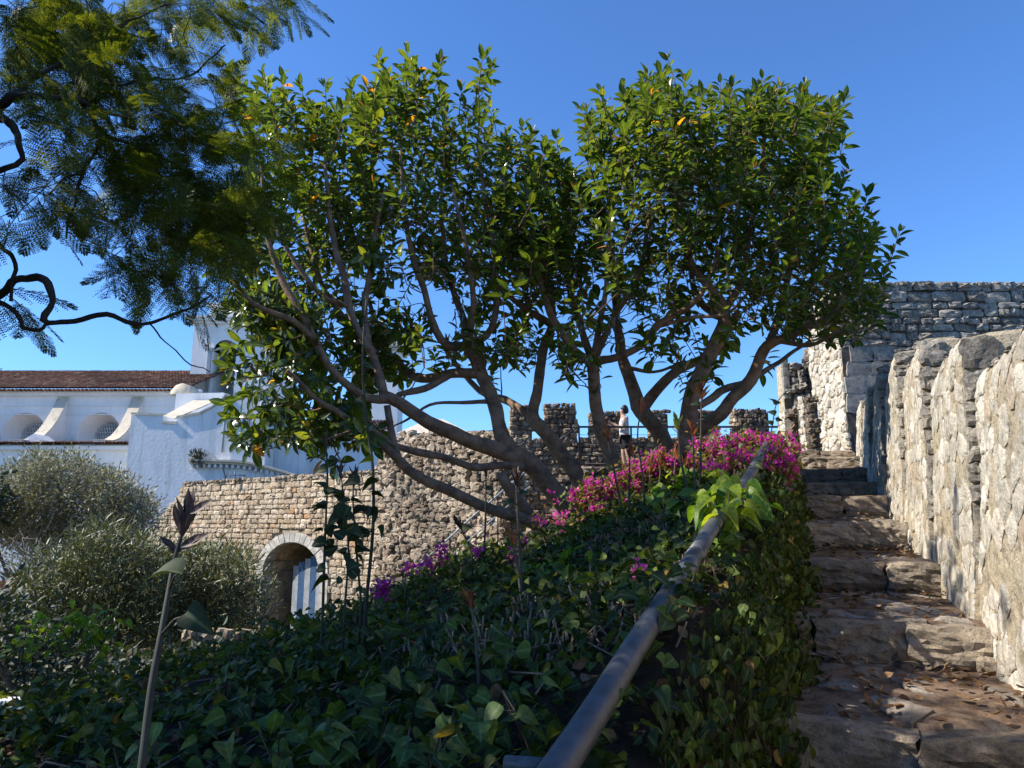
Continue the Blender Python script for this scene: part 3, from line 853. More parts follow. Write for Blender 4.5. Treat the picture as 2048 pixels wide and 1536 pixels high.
for i, (p, poly, mp) in enumerate(all_cells):
    V, Q, T = poly_stone(p, poly, 0.008, rng.uniform(0.004, 0.015), mp, i * 1.37 + 0.5, seg=3)
    c = V.mean(axis=0); px, py, zc = proj(c)
    s = np.linalg.norm(V.max(axis=0) - V.min(axis=0)) / max(zc, 0.3)
    if zc < 0.2 or px > 2080 or py > 1560: s *= 1e-4
    items.append((-s, c, V, Q, T))
items.sort(key=lambda a: a[0])
for s, c, V, Q, T in items[:300]:
    me = MB().add(V - c, Q, T).mesh('stone', smooth=False); me.materials.append(M['wall_stone'])
    put(bpy.data.objects.new('stone', me), wall, Matrix.Translation(Vector(c)))
mb = MB()
for s, c, V, Q, T in items[300:]: mb.add(V, Q, T)
mb.build('stone_infill', M['wall_stone'], wall, smooth=False, kind='stuff')

# ------------------------------------------------------------------ keep wall behind, right
rng = np.random.default_rng(44)
TD = 15.2
TX0 = xat(1692, 800, TD)
TTOP = zat(570, TD)
TZ0 = 0.9
keep = thing('castle_keep', 'tall grey coursed stone keep behind the parapet top', 'castle wall', (TX0 + 3, TD, TZ0))
TW = 6.5
mb = MB()
rough_sheet(mb, (TX0, TD, 0), (1, 0, 0), (0, 0, 1), (0, -1, 0), 0, TW, TZ0 - 0.5, TTOP, 0.2, 0.03)
mb.add([(TX0, TD, TTOP - 0.02), (TX0 + TW, TD, TTOP - 0.02), (TX0 + TW, TD + 1.7, TTOP - 0.02), (TX0, TD + 1.7, TTOP - 0.02)], [(0, 1, 2, 3)])
mb.build('mortar', M['tower_mortar'], keep)
mb = MB(); rough_sheet(mb, (TX0, TD, 0), (0, 1, 0), (0, 0, 1), (-1, 0, 0), 0, 1.7, TZ0 - 0.5, TTOP, 0.08, 0.05, fs=3); mb.build('side_mortar', M['wall_mortar'], keep, smooth=False)  # sun-facing side, paler than the front: sunlight put into its stone colour
zash = zat(690, TD)
ins = lambda u, v: not (v < zash and u < 1.1)
rects = courses(0.1, TW, TZ0, TTOP - 0.05, (0.14, 0.25), (0.16, 0.6), ins, rng, 0.02)
rects = [(max(a, w / 2), b, w, h) for a, b, w, h in rects]
st = to_stones(rects, (TX0, TD, 0), (1, 0, 0), (0, -1, 0), 0.018, (0.02, 0.09), rng, rot=0.05)
lay(keep, st, TPL_STONE, M['tower_stone'], 300)
rects = [(max(a, w / 2 - 0.01), b, w, h) for a, b, w, h in courses(0.02, 1.05, TZ0, zash, (0.30, 0.42), (0.4, 0.6), lambda u, v: 0.2 < u < 1.05, rng)]
lay(keep, to_stones(rects, (TX0, TD, 0), (1, 0, 0), (0, -1, 0), 0.012, (0.035, 0.05), rng), TPL_ASHLAR, M['ashlar'], 60, 'ashlar_block')
rects = courses(0.3, TW, TTOP - 0.06, TTOP + 0.02, (0.08, 0.12), (0.12, 0.3), lambda u, v: True, rng, 0.02)
lay(keep, to_stones(rects, (TX0, TD, 0), (1, 0, 0), (0, -1, 0), 0.0, (0.05, 0.09), rng, rot=0.2), TPL_STONE, M['quoin'], 80, 'coping_stone')
pts = [(rng.uniform(0, 1.6), rng.uniform(TZ0, TTOP)) for _ in range(190)]
lay_poly(keep, voronoi(pts, (0, 1.6, TZ0, TTOP)), 0.008, (0.02, 0.06), lambda u, v, h: np.array((TX0 - h, TD + u, v)), M['wall_stone'], rng, 90, 'side_stone')

# broken stub of wall and low piers at the head of the steps
rng = np.random.default_rng(45)
RD = 17.3
rx0, rx1 = xat(1568, 800, RD), xat(1665, 800, RD)
ruin = thing('broken_wall', 'broken end of a rubble wall with a ragged sloping top beside the keep', 'ruined wall', ((rx0 + rx1) / 2, RD, WZ))
def ruin_top(u):
    t = u / (rx1 - rx0)
    return zat(726, RD) + (zat(640, RD) - zat(726, RD)) * max(0, (t - 0.4) / 0.6) + 0.06 * nz(u * 6, 3.0, 0)
mb = MB(); rough_sheet(mb, (rx0, RD, 0), (1, 0, 0), (0, 0, 1), (0, -1, 0), 0, rx1 - rx0, WZ - 0.3, zat(636, RD), 0.06, 0.07, 3, inside=lambda u, v: v < ruin_top(u))
mb.build('mortar', M['tower_mortar'], ruin)
mb = MB(); rough_sheet(mb, (rx0 + 0.02, RD, 0), (0, 1, 0), (0, 0, 1), (-1, 0, 0), 0, 0.4, WZ - 0.3, zat(728, RD), 0.1, 0.01); mb.build('side_face', M['wall_mortar'], ruin)  # mortar paler than the front's, standing for sun on this side
rects = courses(0, rx1 - rx0, WZ - 0.2, zat(636, RD), (0.10, 0.19), (0.12, 0.32), lambda u, v: v < ruin_top(u) and u > 0.14, rng, 0.03)
lay(ruin, to_stones(rects, (rx0, RD, 0), (1, 0, 0), (0, -1, 0), 0.01, (0.06, 0.2), rng, rot=0.25), TPL_STONE, M['tower_stone'], 140)
rects = courses(0.0, 0.14, WZ - 0.2, zat(728, RD), (0.22, 0.34), (0.14, 0.15), lambda u, v: True, rng)
lay(ruin, to_stones([(0.07, r[1], 0.15, r[3]) for r in rects[::2]], (rx0, RD, 0), (1, 0, 0), (0, -1, 0), 0.01, (0.05, 0.08), rng), TPL_ASHLAR, M['ashlar'], 20, 'ashlar_block')
def pier(px0, px1, pyt, d, label, depth):
    x0, x1 = xat(px0, 850, d), xat(px1, 850, d)
    zt = zat(pyt, d)
    t = thing('stone_pier', label, 'pier', ((x0 + x1) / 2, d, WZ - 0.1), None)
    MB().box(x0 + 0.03, x1 - 0.03, d + 0.03, d + depth, WZ - 0.2, zt - 0.03).build('core', M['tower_mortar'], t)
    rects = [(min(max(a, w / 2), x1 - x0 - w / 2), b, w, h) for a, b, w, h in courses(0, x1 - x0, WZ - 0.15, zt, (0.08, 0.15), (0.1, 0.2), lambda u, v: 0.04 < u < x1 - x0 - 0.04, rng, 0.01)]
    rects = [r for r in rects if r[2] < x1 - x0]
    lay(t, to_stones(rects, (x0, d + 0.03, 0), (1, 0, 0), (0, -1, 0), 0.012, (0.05, 0.12), rng, rot=0.1), TPL_STONE, M['merlon_stone'], 80)
    rects = courses(0, depth, WZ - 0.15, zt, (0.1, 0.16), (0.1, 0.2), lambda u, v: 0.1 < u < depth - 0.1, rng, 0.01)
    lay(t, to_stones(rects, (x0 + 0.03, d, 0), (0, 1, 0), (-1, 0, 0), 0.008, (0.03, 0.06), rng, rot=0.1), TPL_STONE, M['wall_stone'], 60, 'side_stone')
pier(1574, 1622, 822, 14.9, 'squat rubble pier at the head of the steps', 0.6)
pier(1614, 1642, 803, 14.3, 'narrow dark stone pier between the squat pier and the keep', 0.5)

# ------------------------------------------------------------------ arched wall, far left
rng = np.random.default_rng(51)
AD0, AD1 = P(585, 1060, 29.0), P(1045, 1060, 22.4)
aU = unit((AD1[0] - AD0[0], AD1[1] - AD0[1], 0)); aN = np.array((aU[1], -aU[0], 0.0))
if aN[1] > 0: aN = -aN
aO = np.array((AD0[0], AD0[1], 0.0))
def on_wall(px, py):
    """ray through the pixel meets the arched wall's face: (u, z)"""
    r = ray(px, py)
    t = np.dot(aO, aN) / np.dot(r, aN)
    p = r * t
    return float(np.dot(p - aO, aU)), float(p[2])
arch = thing('arched_wall', 'long ochre stone wall pierced by a round archway', 'wall', tuple(aO + np.array((0, 0, GZ))))
ATOP = on_wall(560, 956)[1]
uL, zL0 = on_wall(375, 966); uL2, zL2 = on_wall(300, 1062)
uR, _ = on_wall(765, 940)
ac_u, ac_z = on_wall(584, 1146)
AR = (on_wall(641, 1146)[0] - on_wall(527, 1146)[0]) / 2
ARO = AR + 0.46
AZ = on_wall(584, 1084)[1] - ac_z; AZO = AZ + 0.36        # the arch is a flattened curve
def ragged(v):
    t = (v - zL2) / (zL0 - zL2)
    return uL2 + (uL - uL2) * t + 0.25 * nz(v * 1.5, 2.0, 0)
def in_arch(u, v, rad): return (abs(u - ac_u) < rad and v < ac_z) or math.hypot((u - ac_u) / rad, (v - ac_z) / (rad - AR + AZ)) < 1
def arch_inside(u, v): return u > ragged(v) and not in_arch(u, v, ARO + 0.02) and v < ATOP
mb = MB(); rough_sheet(mb, aO - aN * 0.02, aU, (0, 0, 1), aN, uL2 - 4, uR + 0.6, GZ, ATOP - 0.02, 0.24, 0.04, inside=lambda u, v: u > ragged(v) - 0.1 and not in_arch(u, v, AR + 0.12))
V = [aO + aU * (uL + 0.1) + np.array((0, 0, ATOP - 0.03)), aO + aU * (uR + 0.6) + np.array((0, 0, ATOP - 0.03))]
mb.add([V[0], V[1], V[1] - aN * 0.8, V[0] - aN * 0.8], [(0, 1, 2, 3)])
mb.build('mortar', M['arch_mortar'], arch)
rects = courses(uL2 - 3, uR, -2.7, ATOP, (0.17, 0.27), (0.2, 0.52), arch_inside, rng, 0.012)
lay(arch, to_stones(rects, aO, aU, aN, 0.02, (0.04, 0.11), rng, rot=0.06), TPL_STONE, M['arch_stone'], 300)
rects = courses(uL, uR, ATOP - 0.04, ATOP + 0.03, (0.09, 0.12), (0.14, 0.32), lambda u, v: True, rng, 0.03)
lay(arch, to_stones(rects, aO, aU, aN, 0.0, (0.08, 0.16), rng, rot=0.25), TPL_STONE, M['rubble'], 80, 'coping_stone')
nvou = 19
for k in range(-3, nvou + 3):                              # white arch stones and the jambs below
    mb = MB()
    if 0 <= k < nvou:
        a0, a1 = math.pi * k / nvou + 0.008, math.pi * (k + 1) / nvou - 0.008
        ring = [(AR, AZ, a0), (ARO, AZO, a0), (ARO, AZO, (a0 + a1) / 2), (ARO, AZO, a1), (AR, AZ, a1), (AR, AZ, (a0 + a1) / 2)]
        pts = [(ac_u - r_ * math.cos(a), ac_z + q_ * math.sin(a)) for r_, q_, a in ring]
    else:
        side = -1 if k < 0 else 1
        j = (-k - 1) if k < 0 else (k - nvou)
        pts = [(ac_u + side * AR, ac_z - 0.62 * j - 0.01), (ac_u + side * ARO, ac_z - 0.62 * j - 0.01), (ac_u + side * ARO, ac_z - 0.62 * j - 0.3), (ac_u + side * ARO, ac_z - 0.62 * (j + 1)), (ac_u + side * AR, ac_z - 0.62 * (j + 1)), (ac_u + side * AR, ac_z - 0.62 * j - 0.3)]
    pr = rng.uniform(0.08, 0.11)
    V = [aO + aU * u + np.array((0, 0, v)) + aN * pr for u, v in pts] + [aO + aU * u + np.array((0, 0, v)) - aN * 0.35 for u, v in pts]
    mb.add(V, [(0, 1, 2, 5), (5, 2, 3, 4)] + [(i, (i + 1) % 6, 6 + (i + 1) % 6, 6 + i) for i in range(6)])
    mb.build('voussoir', M['voussoir'], arch, smooth=False)
# vaulted passage behind the arch, block by block
vault = []
nb = 9
for k in range(-3, nb + 3):
    for j in range(5):
        y0 = 0.3 + 0.75 * j + (0.3 if k % 2 else 0); y1 = y0 + 0.73
        if 0 <= k < nb:
            a = math.pi * (k + 0.5) / nb
            c2 = (ac_u - (AR + 0.02) * math.cos(a), ac_z + (AZ + 0.02) * math.sin(a)); tdir = unit((AR * math.sin(a), AZ * math.cos(a))); ndir = np.array((tdir[1], -tdir[0]))
            ln = math.pi / nb * math.hypot(AR * math.sin(a), AZ * math.cos(a))
        else:
            side = -1 if k < 0 else 1
            jj = (-k - 1) if k < 0 else k - nb
            c2 = (ac_u + side * (AR + 0.02), ac_z - 0.55 * (jj + 0.5)); tdir = np.array((0, 1.0)); ndir = np.array((-side, 0.0)); ln = 0.55
        c = aO + aU * c2[0] + np.array((0, 0, c2[1])) - aN * (y0 + y1) / 2
        t3 = aU * tdir[0] + np.array((0, 0, tdir[1])); n3 = aU * ndir[0] + np.array((0, 0, ndir[1]))
        m3 = np.stack([-aN * (y1 - y0 - 0.02), n3 * 0.05, t3 * (ln - 0.015)], axis=1)
        if np.linalg.det(m3) < 0: m3[:, 0] *= -1
        vault.append((c, m3))
lay(arch, vault, TPL_ASHLAR, M['vault'], 100, 'vault_block')
mb = MB()                                                   # lining behind the blocks and the dark end
prof = [(ac_u - AR - 0.06, GZ)] + [(ac_u - (AR + 0.06) * math.cos(math.pi * k / 16), ac_z + (AZ + 0.06) * math.sin(math.pi * k / 16)) for k in range(17)] + [(ac_u + AR + 0.06, GZ)]
V = [aO + aU * u + np.array((0, 0, v)) - aN * y for y in (0.25, 4.6) for u, v in prof]
n_ = len(prof)
mb.add(V, [(i, i + 1, n_ + i + 1, n_ + i) for i in range(n_ - 1)])
mb.build('vault_lining', M['vault'], arch)
shut = thing('striped_shutter', 'blue and white sprayed shutter at the end of the arched passage', 'shutter', tuple(aO + aU * ac_u - aN * 3.6 + np.array((0, 0, GZ))))
for k in range(15):
    u0 = (ac_u - AR + 2 * AR * k / 15) if k < 8 else (ac_u - 0.75 + (AR + 0.75) * (k - 8) / 7)
    c = aO - aN * (3.6 if k < 8 else 0.62)
    A = c + aU * u0; B = c + aU * (u0 + (2 * AR / 15 if k < 8 else (AR + 0.75) / 7) - 0.02)
    zt = ac_z - 0.55 if k < 8 else ac_z + AZ * math.sqrt(max(1 - ((u0 + 0.15 - ac_u) / AR) ** 2, 0.01)) * (0.3 + 0.7 * (k - 8) / 6) - 0.1
    mb = MB()
    V = [(q[0], q[1], z) for z in (GZ, zt) for q in (A, B, B - aN * 0.05, A - aN * 0.05)]
    mb.add(V, [(0, 1, 5, 4), (1, 2, 6, 5), (2, 3, 7, 6), (3, 0, 4, 7), (4, 5, 6, 7)])
    mb.build('slat', M['green_paint'] if k < 8 else (M['blue_paint'] if k % 2 else M['white_paint']), shut, smooth=False)
mb = MB(); c = aO - aN * 3.7
V = [c + aU * (ac_u + s * AR) + np.array((0, 0, z)) for z in (GZ, ac_z + AZ) for s in (-1, 1)]
mb.add(V, [(0, 1, 3, 2)]).build('back_panel', M['vault'], shut, smooth=False)

# rough rubble stretch of the same castle wall, taller, with a ragged end
rng = np.random.default_rng(52)
rub = thing('rubble_wall', 'tall crumbling grey rubble wall between the archway and the battlements', 'wall', tuple(aO + aU * (uR + 3) + np.array((0, 0, GZ))))
uE, _ = on_wall(1050, 900)
uS, _ = on_wall(742, 945); uS2, RTOP = on_wall(800, 868)
def rub_top(u):
    if u < uS: return ATOP - 0.05
    if u < uS2: return ATOP + (RTOP - ATOP) * (u - uS) / (uS2 - uS) + 0.15 * nz(u * 3, 1.0, 0)
    return RTOP + 0.1 * nz(u * 1.3, 5.0, 0) - 0.06 * (u - uS2)
mb = MB(); rough_sheet(mb, aO - aN * 0.02, aU, (0, 0, 1), aN, uR - 0.3, uE, GZ, RTOP + 0.2, 0.16, 0.12, 2.0, inside=lambda u, v: v < rub_top(u))
V = [aO + aU * uS2 + np.array((0, 0, RTOP - 0.12)), aO + aU * uE + np.array((0, 0, RTOP - 0.2))]
mb.add([V[0], V[1], V[1] - aN * 1.0, V[0] - aN * 1.0], [(0, 1, 2, 3)])
mb.build('mortar', M['rubble_mortar'], rub)
rects = courses(uR, uE, -2.2, RTOP + 0.25, (0.12, 0.24), (0.14, 0.36), lambda u, v: v < rub_top(u) + 0.04 and (v > -0.2 or rng.random() < 0.9), rng, 0.06)
lay(rub, to_stones(rects, aO, aU, aN, 0.0, (0.05, 0.16), rng, rot=0.5, grow=1.1), TPL_STONE, M['rubble'], 300)

# battlements
rng = np.random.default_rng(53)
BD = 22.3
bx0, bx1 = xat(1010, 860, BD), xat(1600, 860, BD)
BZ = zat(884, BD)
bat = thing('battlement_wall', 'brown rubble battlement wall with square merlons against the sky', 'castle wall', ((bx0 + bx1) / 2, BD, WZ))
slots = [(xat(px - 5, 905, BD), xat(px + 6, 905, BD), zat(915, BD), zat(895, BD)) for px in (1225, 1333, 1390)]
def free(x, z): return not any(a - 0.02 < x < b + 0.02 and c < z < d for a, b, c, d in slots)
mb = MB()
rough_sheet(mb, (0, BD, 0), (1, 0, 0), (0, 0, 1), (0, -1, 0), bx0, bx1, GZ, BZ, 0.12, 0.04, inside=free)
mb.add([(bx0, BD, BZ - 0.02), (bx1, BD, BZ - 0.02), (bx1, BD + 0.45, BZ - 0.02), (bx0, BD + 0.45, BZ - 0.02)], [(0, 1, 2, 3)])
mb.build('mortar', M['rubble_mortar'], bat)
bst = to_stones(courses(bx0, bx1, -0.2, BZ, (0.11, 0.19), (0.13, 0.3), free, rng, 0.02), (0, BD, 0), (1, 0, 0), (0, -1, 0), 0.015, (0.05, 0.14), rng, rot=0.2)
lay(bat, bst, TPL_STONE, M['merlon_stone'], 220)
for a, b, top in ((1022, 1066, 813), (1090, 1154, 812), (1181, 1243, 828), (1300, 1338, 826), (1382, 1436, 825), (1470, 1540, 823)):
    x0, x1, zt = xat(a, 850, BD), xat(b, 850, BD), zat(top, BD)
    m_ob = MB().box(x0 + 0.03, x1 - 0.03, BD + 0.02, BD + 0.5, BZ - 0.1, zt - 0.03).build('merlon', M['rubble_mortar'], bat, smooth=False)
    r_ = courses(x0, x1, BZ - 0.06, zt + 0.02, (0.10, 0.18), (0.12, 0.28), lambda u, v: x0 + 0.03 < u < x1 - 0.03, rng, 0.02)
    lay(m_ob, to_stones(r_, (0, BD + 0.02, 0), (1, 0, 0), (0, -1, 0), 0.012, (0.06, 0.14), rng, rot=0.2), TPL_STONE, M['merlon_stone'], 60)
    r_ = courses(0, 0.5, BZ - 0.06, zt + 0.02, (0.10, 0.18), (0.12, 0.28), lambda u, v: 0.03 < u < 0.47, rng, 0.02)
    lay(m_ob, to_stones(r_, (x0 + 0.03, BD, 0), (0, 1, 0), (-1, 0, 0), 0.012, (0.04, 0.09), rng, rot=0.2), TPL_STONE, M['rubble'], 30, 'side_stone')

# walkway railing
RDp = 18.0
rail = thing('walkway_railing', 'thin dark metal railing with wires along the raised walkway', 'railing', (xat(1158, 900, RDp), RDp, WZ))
rz = zat(854, RDp)
rx = [xat(p_, 860, RDp) for p_ in (1158, 1262, 1366, 1470, 1560)]
for x in rx:
    MB().box(x - 0.02, x + 0.02, RDp - 0.02, RDp + 0.02, WZ - 0.3, rz - 0.02).build('post', M['iron'], rail, smooth=False)
MB().box(rx[0] - 0.03, rx[-1] + 0.03, RDp - 0.03, RDp + 0.03, rz - 0.02, rz + 0.025).build('top_rail', M['iron'], rail, smooth=False)
for k in range(4):
    mb = MB(); z = WZ + 0.2 + (rz - WZ - 0.3) * k / 3.4
    add_tube(mb, [(rx[0], RDp, z), (rx[-1], RDp, z)], [0.006, 0.006], 5)
    mb.build('wire', M['iron'], rail)
mb = MB(); add_tube(mb, [(rx[0], RDp, rz), (rx[0] - 0.5, RDp + 0.2, rz - 0.3), (rx[0] - 0.9, RDp + 0.4, rz - 0.75)], [0.02, 0.02, 0.02], 6)
mb.build('sloping_rail', M['iron'], rail)
# iron handrail of the lower steps, seen through the limbs
RL = 20.5
hr = thing('sloping_handrail', 'slim pale handrail slanting down across the rubble wall', 'railing', tuple(P(850, 1120, RL)))
mb = MB(); add_tube(mb, [P(830, 1138, RL), P(940, 1038, RL), P(1060, 935, RL)], [0.03] * 3, 6)
mb.build('top_rail', M['grey_stone'], hr)
mb = MB(); add_tube(mb, [P(870, 1140, RL), P(975, 1048, RL), P(1060, 972, RL)], [0.018] * 3, 6)
mb.build('lower_rail', M['grey_stone'], hr)
for px, py in ((900, 1076), (996, 990)):
    a = P(px, py, RL); mb = MB(); add_tube(mb, [a, a - np.array((0, 0, 1.3))], [0.02, 0.02], 6); mb.build('post', M['iron'], hr)

# ------------------------------------------------------------------ white church, far left
def rect_hole(mb, x0, x1, z0, z1, cx, cz, r, Y, n=40):
    """wall sheet with a round hole"""
    V = []
    for k in range(n):
        a = 2 * math.pi * k / n
        c, s = math.cos(a), math.sin(a)
        t = min(((x1 - cx) if c > 0 else (x0 - cx)) / c if abs(c) > 1e-6 else 1e9, ((z1 - cz) if s > 0 else (z0 - cz)) / s if abs(s) > 1e-6 else 1e9)
        V.append((cx + r * c, Y, cz + r * s)); V.append((cx + t * c, Y, cz + t * s))
    Q = [(2 * k, 2 * k + 1, (2 * k + 3) % (2 * n), (2 * k + 2) % (2 * n)) for k in range(n)]
    mb.add(V, Q)
    for (xc, zc) in ((x0, z0), (x1, z0), (x0, z1), (x1, z1)):            # fill the corners
        aa = math.atan2(zc - cz, xc - cx) % (2 * math.pi)
        k = int(aa / (2 * math.pi) * n)
        mb.add([V[2 * k + 1], (xc, Y, zc), V[(2 * k + 3) % (2 * n)]], None, [(0, 1, 2)])
def profile_wall(mb, xs, zt, zb, Y0, Y1):
    n = len(xs)
    zb = zb if hasattr(zb, '__len__') else [zb] * n
    V = []
    for x, t, b in zip(xs, zt, zb): V += [(x, Y0, b), (x, Y0, t), (x, Y1, t), (x, Y1, b)]
    Q = []
    for i in range(n - 1):
        a, b = 4 * i, 4 * i + 4
        Q += [(a, b, b + 1, a + 1), (a + 1, b + 1, b + 2, a + 2), (a + 3, a + 2, b + 2, b + 3)]
    Q += [(0, 1, 2, 3), (4 * n - 4, 4 * n - 1, 4 * n - 2, 4 * n - 3)]
    mb.add(V, Q)
def tile_roof(mb, x0, x1, Y0, z0, Y1, z1, pitch=0.21, rows=9):
    """barrel tiles: ridged columns broken into overlapping rows"""
    cols = int((x1 - x0) / pitch)
    V, Q = [], []
    for c in range(cols):
        for r_ in range(rows):
            t0, t1 = r_ / rows, (r_ + 1.08) / rows
            x = x0 + c * pitch
            jt = 0.02 * nz(c * 1.3, r_ * 2.1, 0) + 0.0
            b = len(V)
            for t, up in ((t0, 0.05), (t1, 0.0)):
                for k in range(5):
                    a = math.pi * k / 4
                    V.append((x + pitch * 0.5 - math.cos(a) * pitch * 0.42, Y0 + (Y1 - Y0) * t, z0 + (z1 - z0) * t + math.sin(a) * pitch * 0.42 + up + jt))
            Q += [(b + k, b + k + 1, b + 5 + k + 1, b + 5 + k) for k in range(4)]
    mb.add(V, Q)
    mb.add([(x0, Y0, z0), (x1, Y0, z0), (x1, Y1, z1), (x0, Y1, z1)], [(0, 1, 2, 3)])
ND, ID = 46.0, 42.0
X = lambda px, py, d: xat(px, py, d)
church = thing('white_church', 'long white church nave with round grilled windows and brown tiled roof', 'church', (X(180, 900, ND), ND, GZ))
xl, xr = X(-260, 840, ND), X(400, 840, ND)
zc_, zt_ = zat(868, ND), zat(783, ND)
mb = MB()
edges = [X(p_, 840, ND) for p_ in (-178, -28, 122, 272)]
for k, cpx in enumerate((-103, 47, 197)):
    cx = X(cpx, 868, ND)
    rect_hole(mb, edges[k], edges[k + 1], zat(960, ND), zt_, cx, zc_, 1.38, ND)
mb.add([(edges[3], ND, zat(960, ND)), (xr, ND, zat(960, ND)), (xr, ND, zt_), (edges[3], ND, zt_)], [(0, 1, 2, 3)])
mb.add([(xl, ND, zat(960, ND)), (edges[0], ND, zat(960, ND)), (edges[0], ND, zt_), (xl, ND, zt_)], [(0, 1, 2, 3)])
mb.build('nave_wall', M['white'], church, smooth=False)
for k, cpx in enumerate((-103, 47, 197)):
    cx = X(cpx, 868, ND)
    icx = cx + 0.18
    mb = MB(); n = 40; V = []
    for a in range(n):
        c, s = math.cos(2 * math.pi * a / n), math.sin(2 * math.pi * a / n)
        V += [(cx + 1.38 * c, ND, zc_ + 1.38 * s), (icx + 0.9 * c, ND + 0.9, zc_ - 0.05 + 0.9 * s), (icx + 0.9 * c, ND + 1.25, zc_ - 0.05 + 0.9 * s)]
    Q = []
    for a in range(n):
        b = (a + 1) % n
        Q += [(3 * a, 3 * b, 3 * b + 1, 3 * a + 1), (3 * a + 1, 3 * b + 1, 3 * b + 2, 3 * a + 2)]
    win = mb.add(V, Q).build('round_window', M['white'], church)
    mb = MB(); V = [(icx, ND + 1.2, zc_)] + [(icx + 0.93 * math.cos(2 * math.pi * a / n), ND + 1.2, zc_ - 0.05 + 0.93 * math.sin(2 * math.pi * a / n)) for a in range(n)]
    mb.add(V, None, [(0, 1 + a, 1 + (a + 1) % n) for a in range(n)]).build('pane', M['glass'], win, smooth=False)
    mb = MB()
    for q in range(-8, 9):
        x = q * 0.105; h = math.sqrt(max(0.9 ** 2 - x * x, 0))
        if h > 0.05: mb.box(icx + x - 0.016, icx + x + 0.016, ND + 0.84, ND + 0.87, zc_ - 0.05 - h, zc_ - 0.05 + h)
    for q in range(-3, 4):
        z = q * 0.25; h = math.sqrt(max(0.9 ** 2 - z * z, 0))
        mb.box(icx - h, icx + h, ND + 0.875, ND + 0.9, zc_ - 0.05 + z - 0.014, zc_ - 0.05 + z + 0.014)
    mb.build('grille', M['iron_white'], win, smooth=False)
for a, b, p_ in ((780, 786, 0.28), (786, 792, 0.18), (811, 813, 0.05), (828, 830, 0.04)):
    z1, z0 = zat(a, ND), zat(b, ND)
    MB().box(xl, xr, ND - p_, ND + 0.02, z0, z1).build('string_course', M['white'], church, smooth=False)
roof = MB(); tile_roof(roof, xl, X(376, 760, ND) + 0.2, ND - 0.45, zat(777, ND - 0.45), ND + 5.5, zat(743, ND + 5.5), rows=14)
roof = roof.build('roof', M['tile'], church)
mb = MB()
x = xl
while x < xr - 0.3:
    add_tube(mb, [(x, ND - 0.55, zat(780, ND - 0.5)), (x, ND - 0.2, zat(779, ND - 0.5))], [0.085, 0.085], 6); x += 0.26
mb.build('eave_tiles', M['tile'], roof, kind='stuff')
# curved buttresses between aisle and nave
for px in (-28, 122, 272):
    x = X(px, 840, ND)
    zl, zh = zat(884, ID), zat(797, ND)
    pr = [(ID + 0.1 + (ND - ID - 0.1) * t, zl + (zh - zl) * (0.02 + 0.98 * t ** 2.6)) for t in np.linspace(0, 1, 14)]
    mb = MB(); V = []
    for y, z in pr: V += [(x - 0.3, y, z), (x + 0.3, y, z), (x - 0.3, y, zl - 0.6), (x + 0.3, y, zl - 0.6)]
    Q = []
    for i in range(13):
        a, b = 4 * i, 4 * i + 4
        Q += [(a, a + 2, b + 2, b), (a + 1, b + 1, b + 3, a + 3)]
    Q.append((0, 1, 3, 2))
    mb.add(V, Q)
    bt = mb.build('buttress', M['white'], church, smooth=False)
    mb = MB(); V = []
    for y, z in pr: V += [(x - 0.36, y - 0.03, z + 0.03), (x + 0.36, y - 0.03, z + 0.03), (x - 0.36, y - 0.03, z + 0.1), (x + 0.36, y - 0.03, z + 0.1)]
    Q = []
    for i in range(13):
        a, b = 4 * i, 4 * i + 4
        Q += [(a + 2, a + 3, b + 3, b + 2), (a, a + 2, b + 2, b), (a + 1, b + 1, b + 3, a + 3)]
    Q.append((0, 1, 3, 2))
    mb.add(V, Q).build('buttress_coping', M['cope'], bt, smooth=False)
for px in (-80, 68):                                      # little gabled blocks by the windows
    x = X(px, 875, ID + 0.6); z = zat(884, ID + 0.6)
    mb = MB(); mb.add([(x - .6, ID + .6, z - .3), (x + .5, ID + .6, z - .3), (x + .5, ID + .6, z + .12), (x - .05, ID + .6, z + .5), (x - .6, ID + .6, z + .12), (x - .6, ID + 2, z - .3), (x + .5, ID + 2, z - .3), (x + .5, ID + 2, z + .12), (x - .05, ID + 2, z + .5), (x - .6, ID + 2, z + .12)],
           [(0, 1, 2, 4), (1, 6, 7, 2), (0, 4, 9, 5), (4, 3, 8, 9), (3, 2, 7, 8)], [(4, 2, 3)]).build('dormer', M['white'], church, smooth=False)
# side aisle in front
ax0, ax1 = X(-260, 900, ID), X(262, 900, ID)
MB().box(ax0, ax1, ID, ND - 0.01, GZ, zat(889, ID)).build('aisle_wall', M['white'], church, smooth=False)
MB().box(ax0, ax1, ID - 0.22, ID - 0.003, zat(900, ID), zat(892, ID)).build('aisle_cornice', M['white'], church, smooth=False)
mb = MB(); tile_roof(mb, ax0, ax1, ID - 0.35, zat(888, ID - .35), ND - 0.02, zat(886, ND), rows=5)
mb.build('aisle_roof', M['tile'], church)
MB().box(X(153, 899, ID), X(158, 899, ID), ID - 0.06, ID - 0.002, zat(901, ID), zat(896, ID)).build('wall_lamp', M['iron'], church, smooth=False)

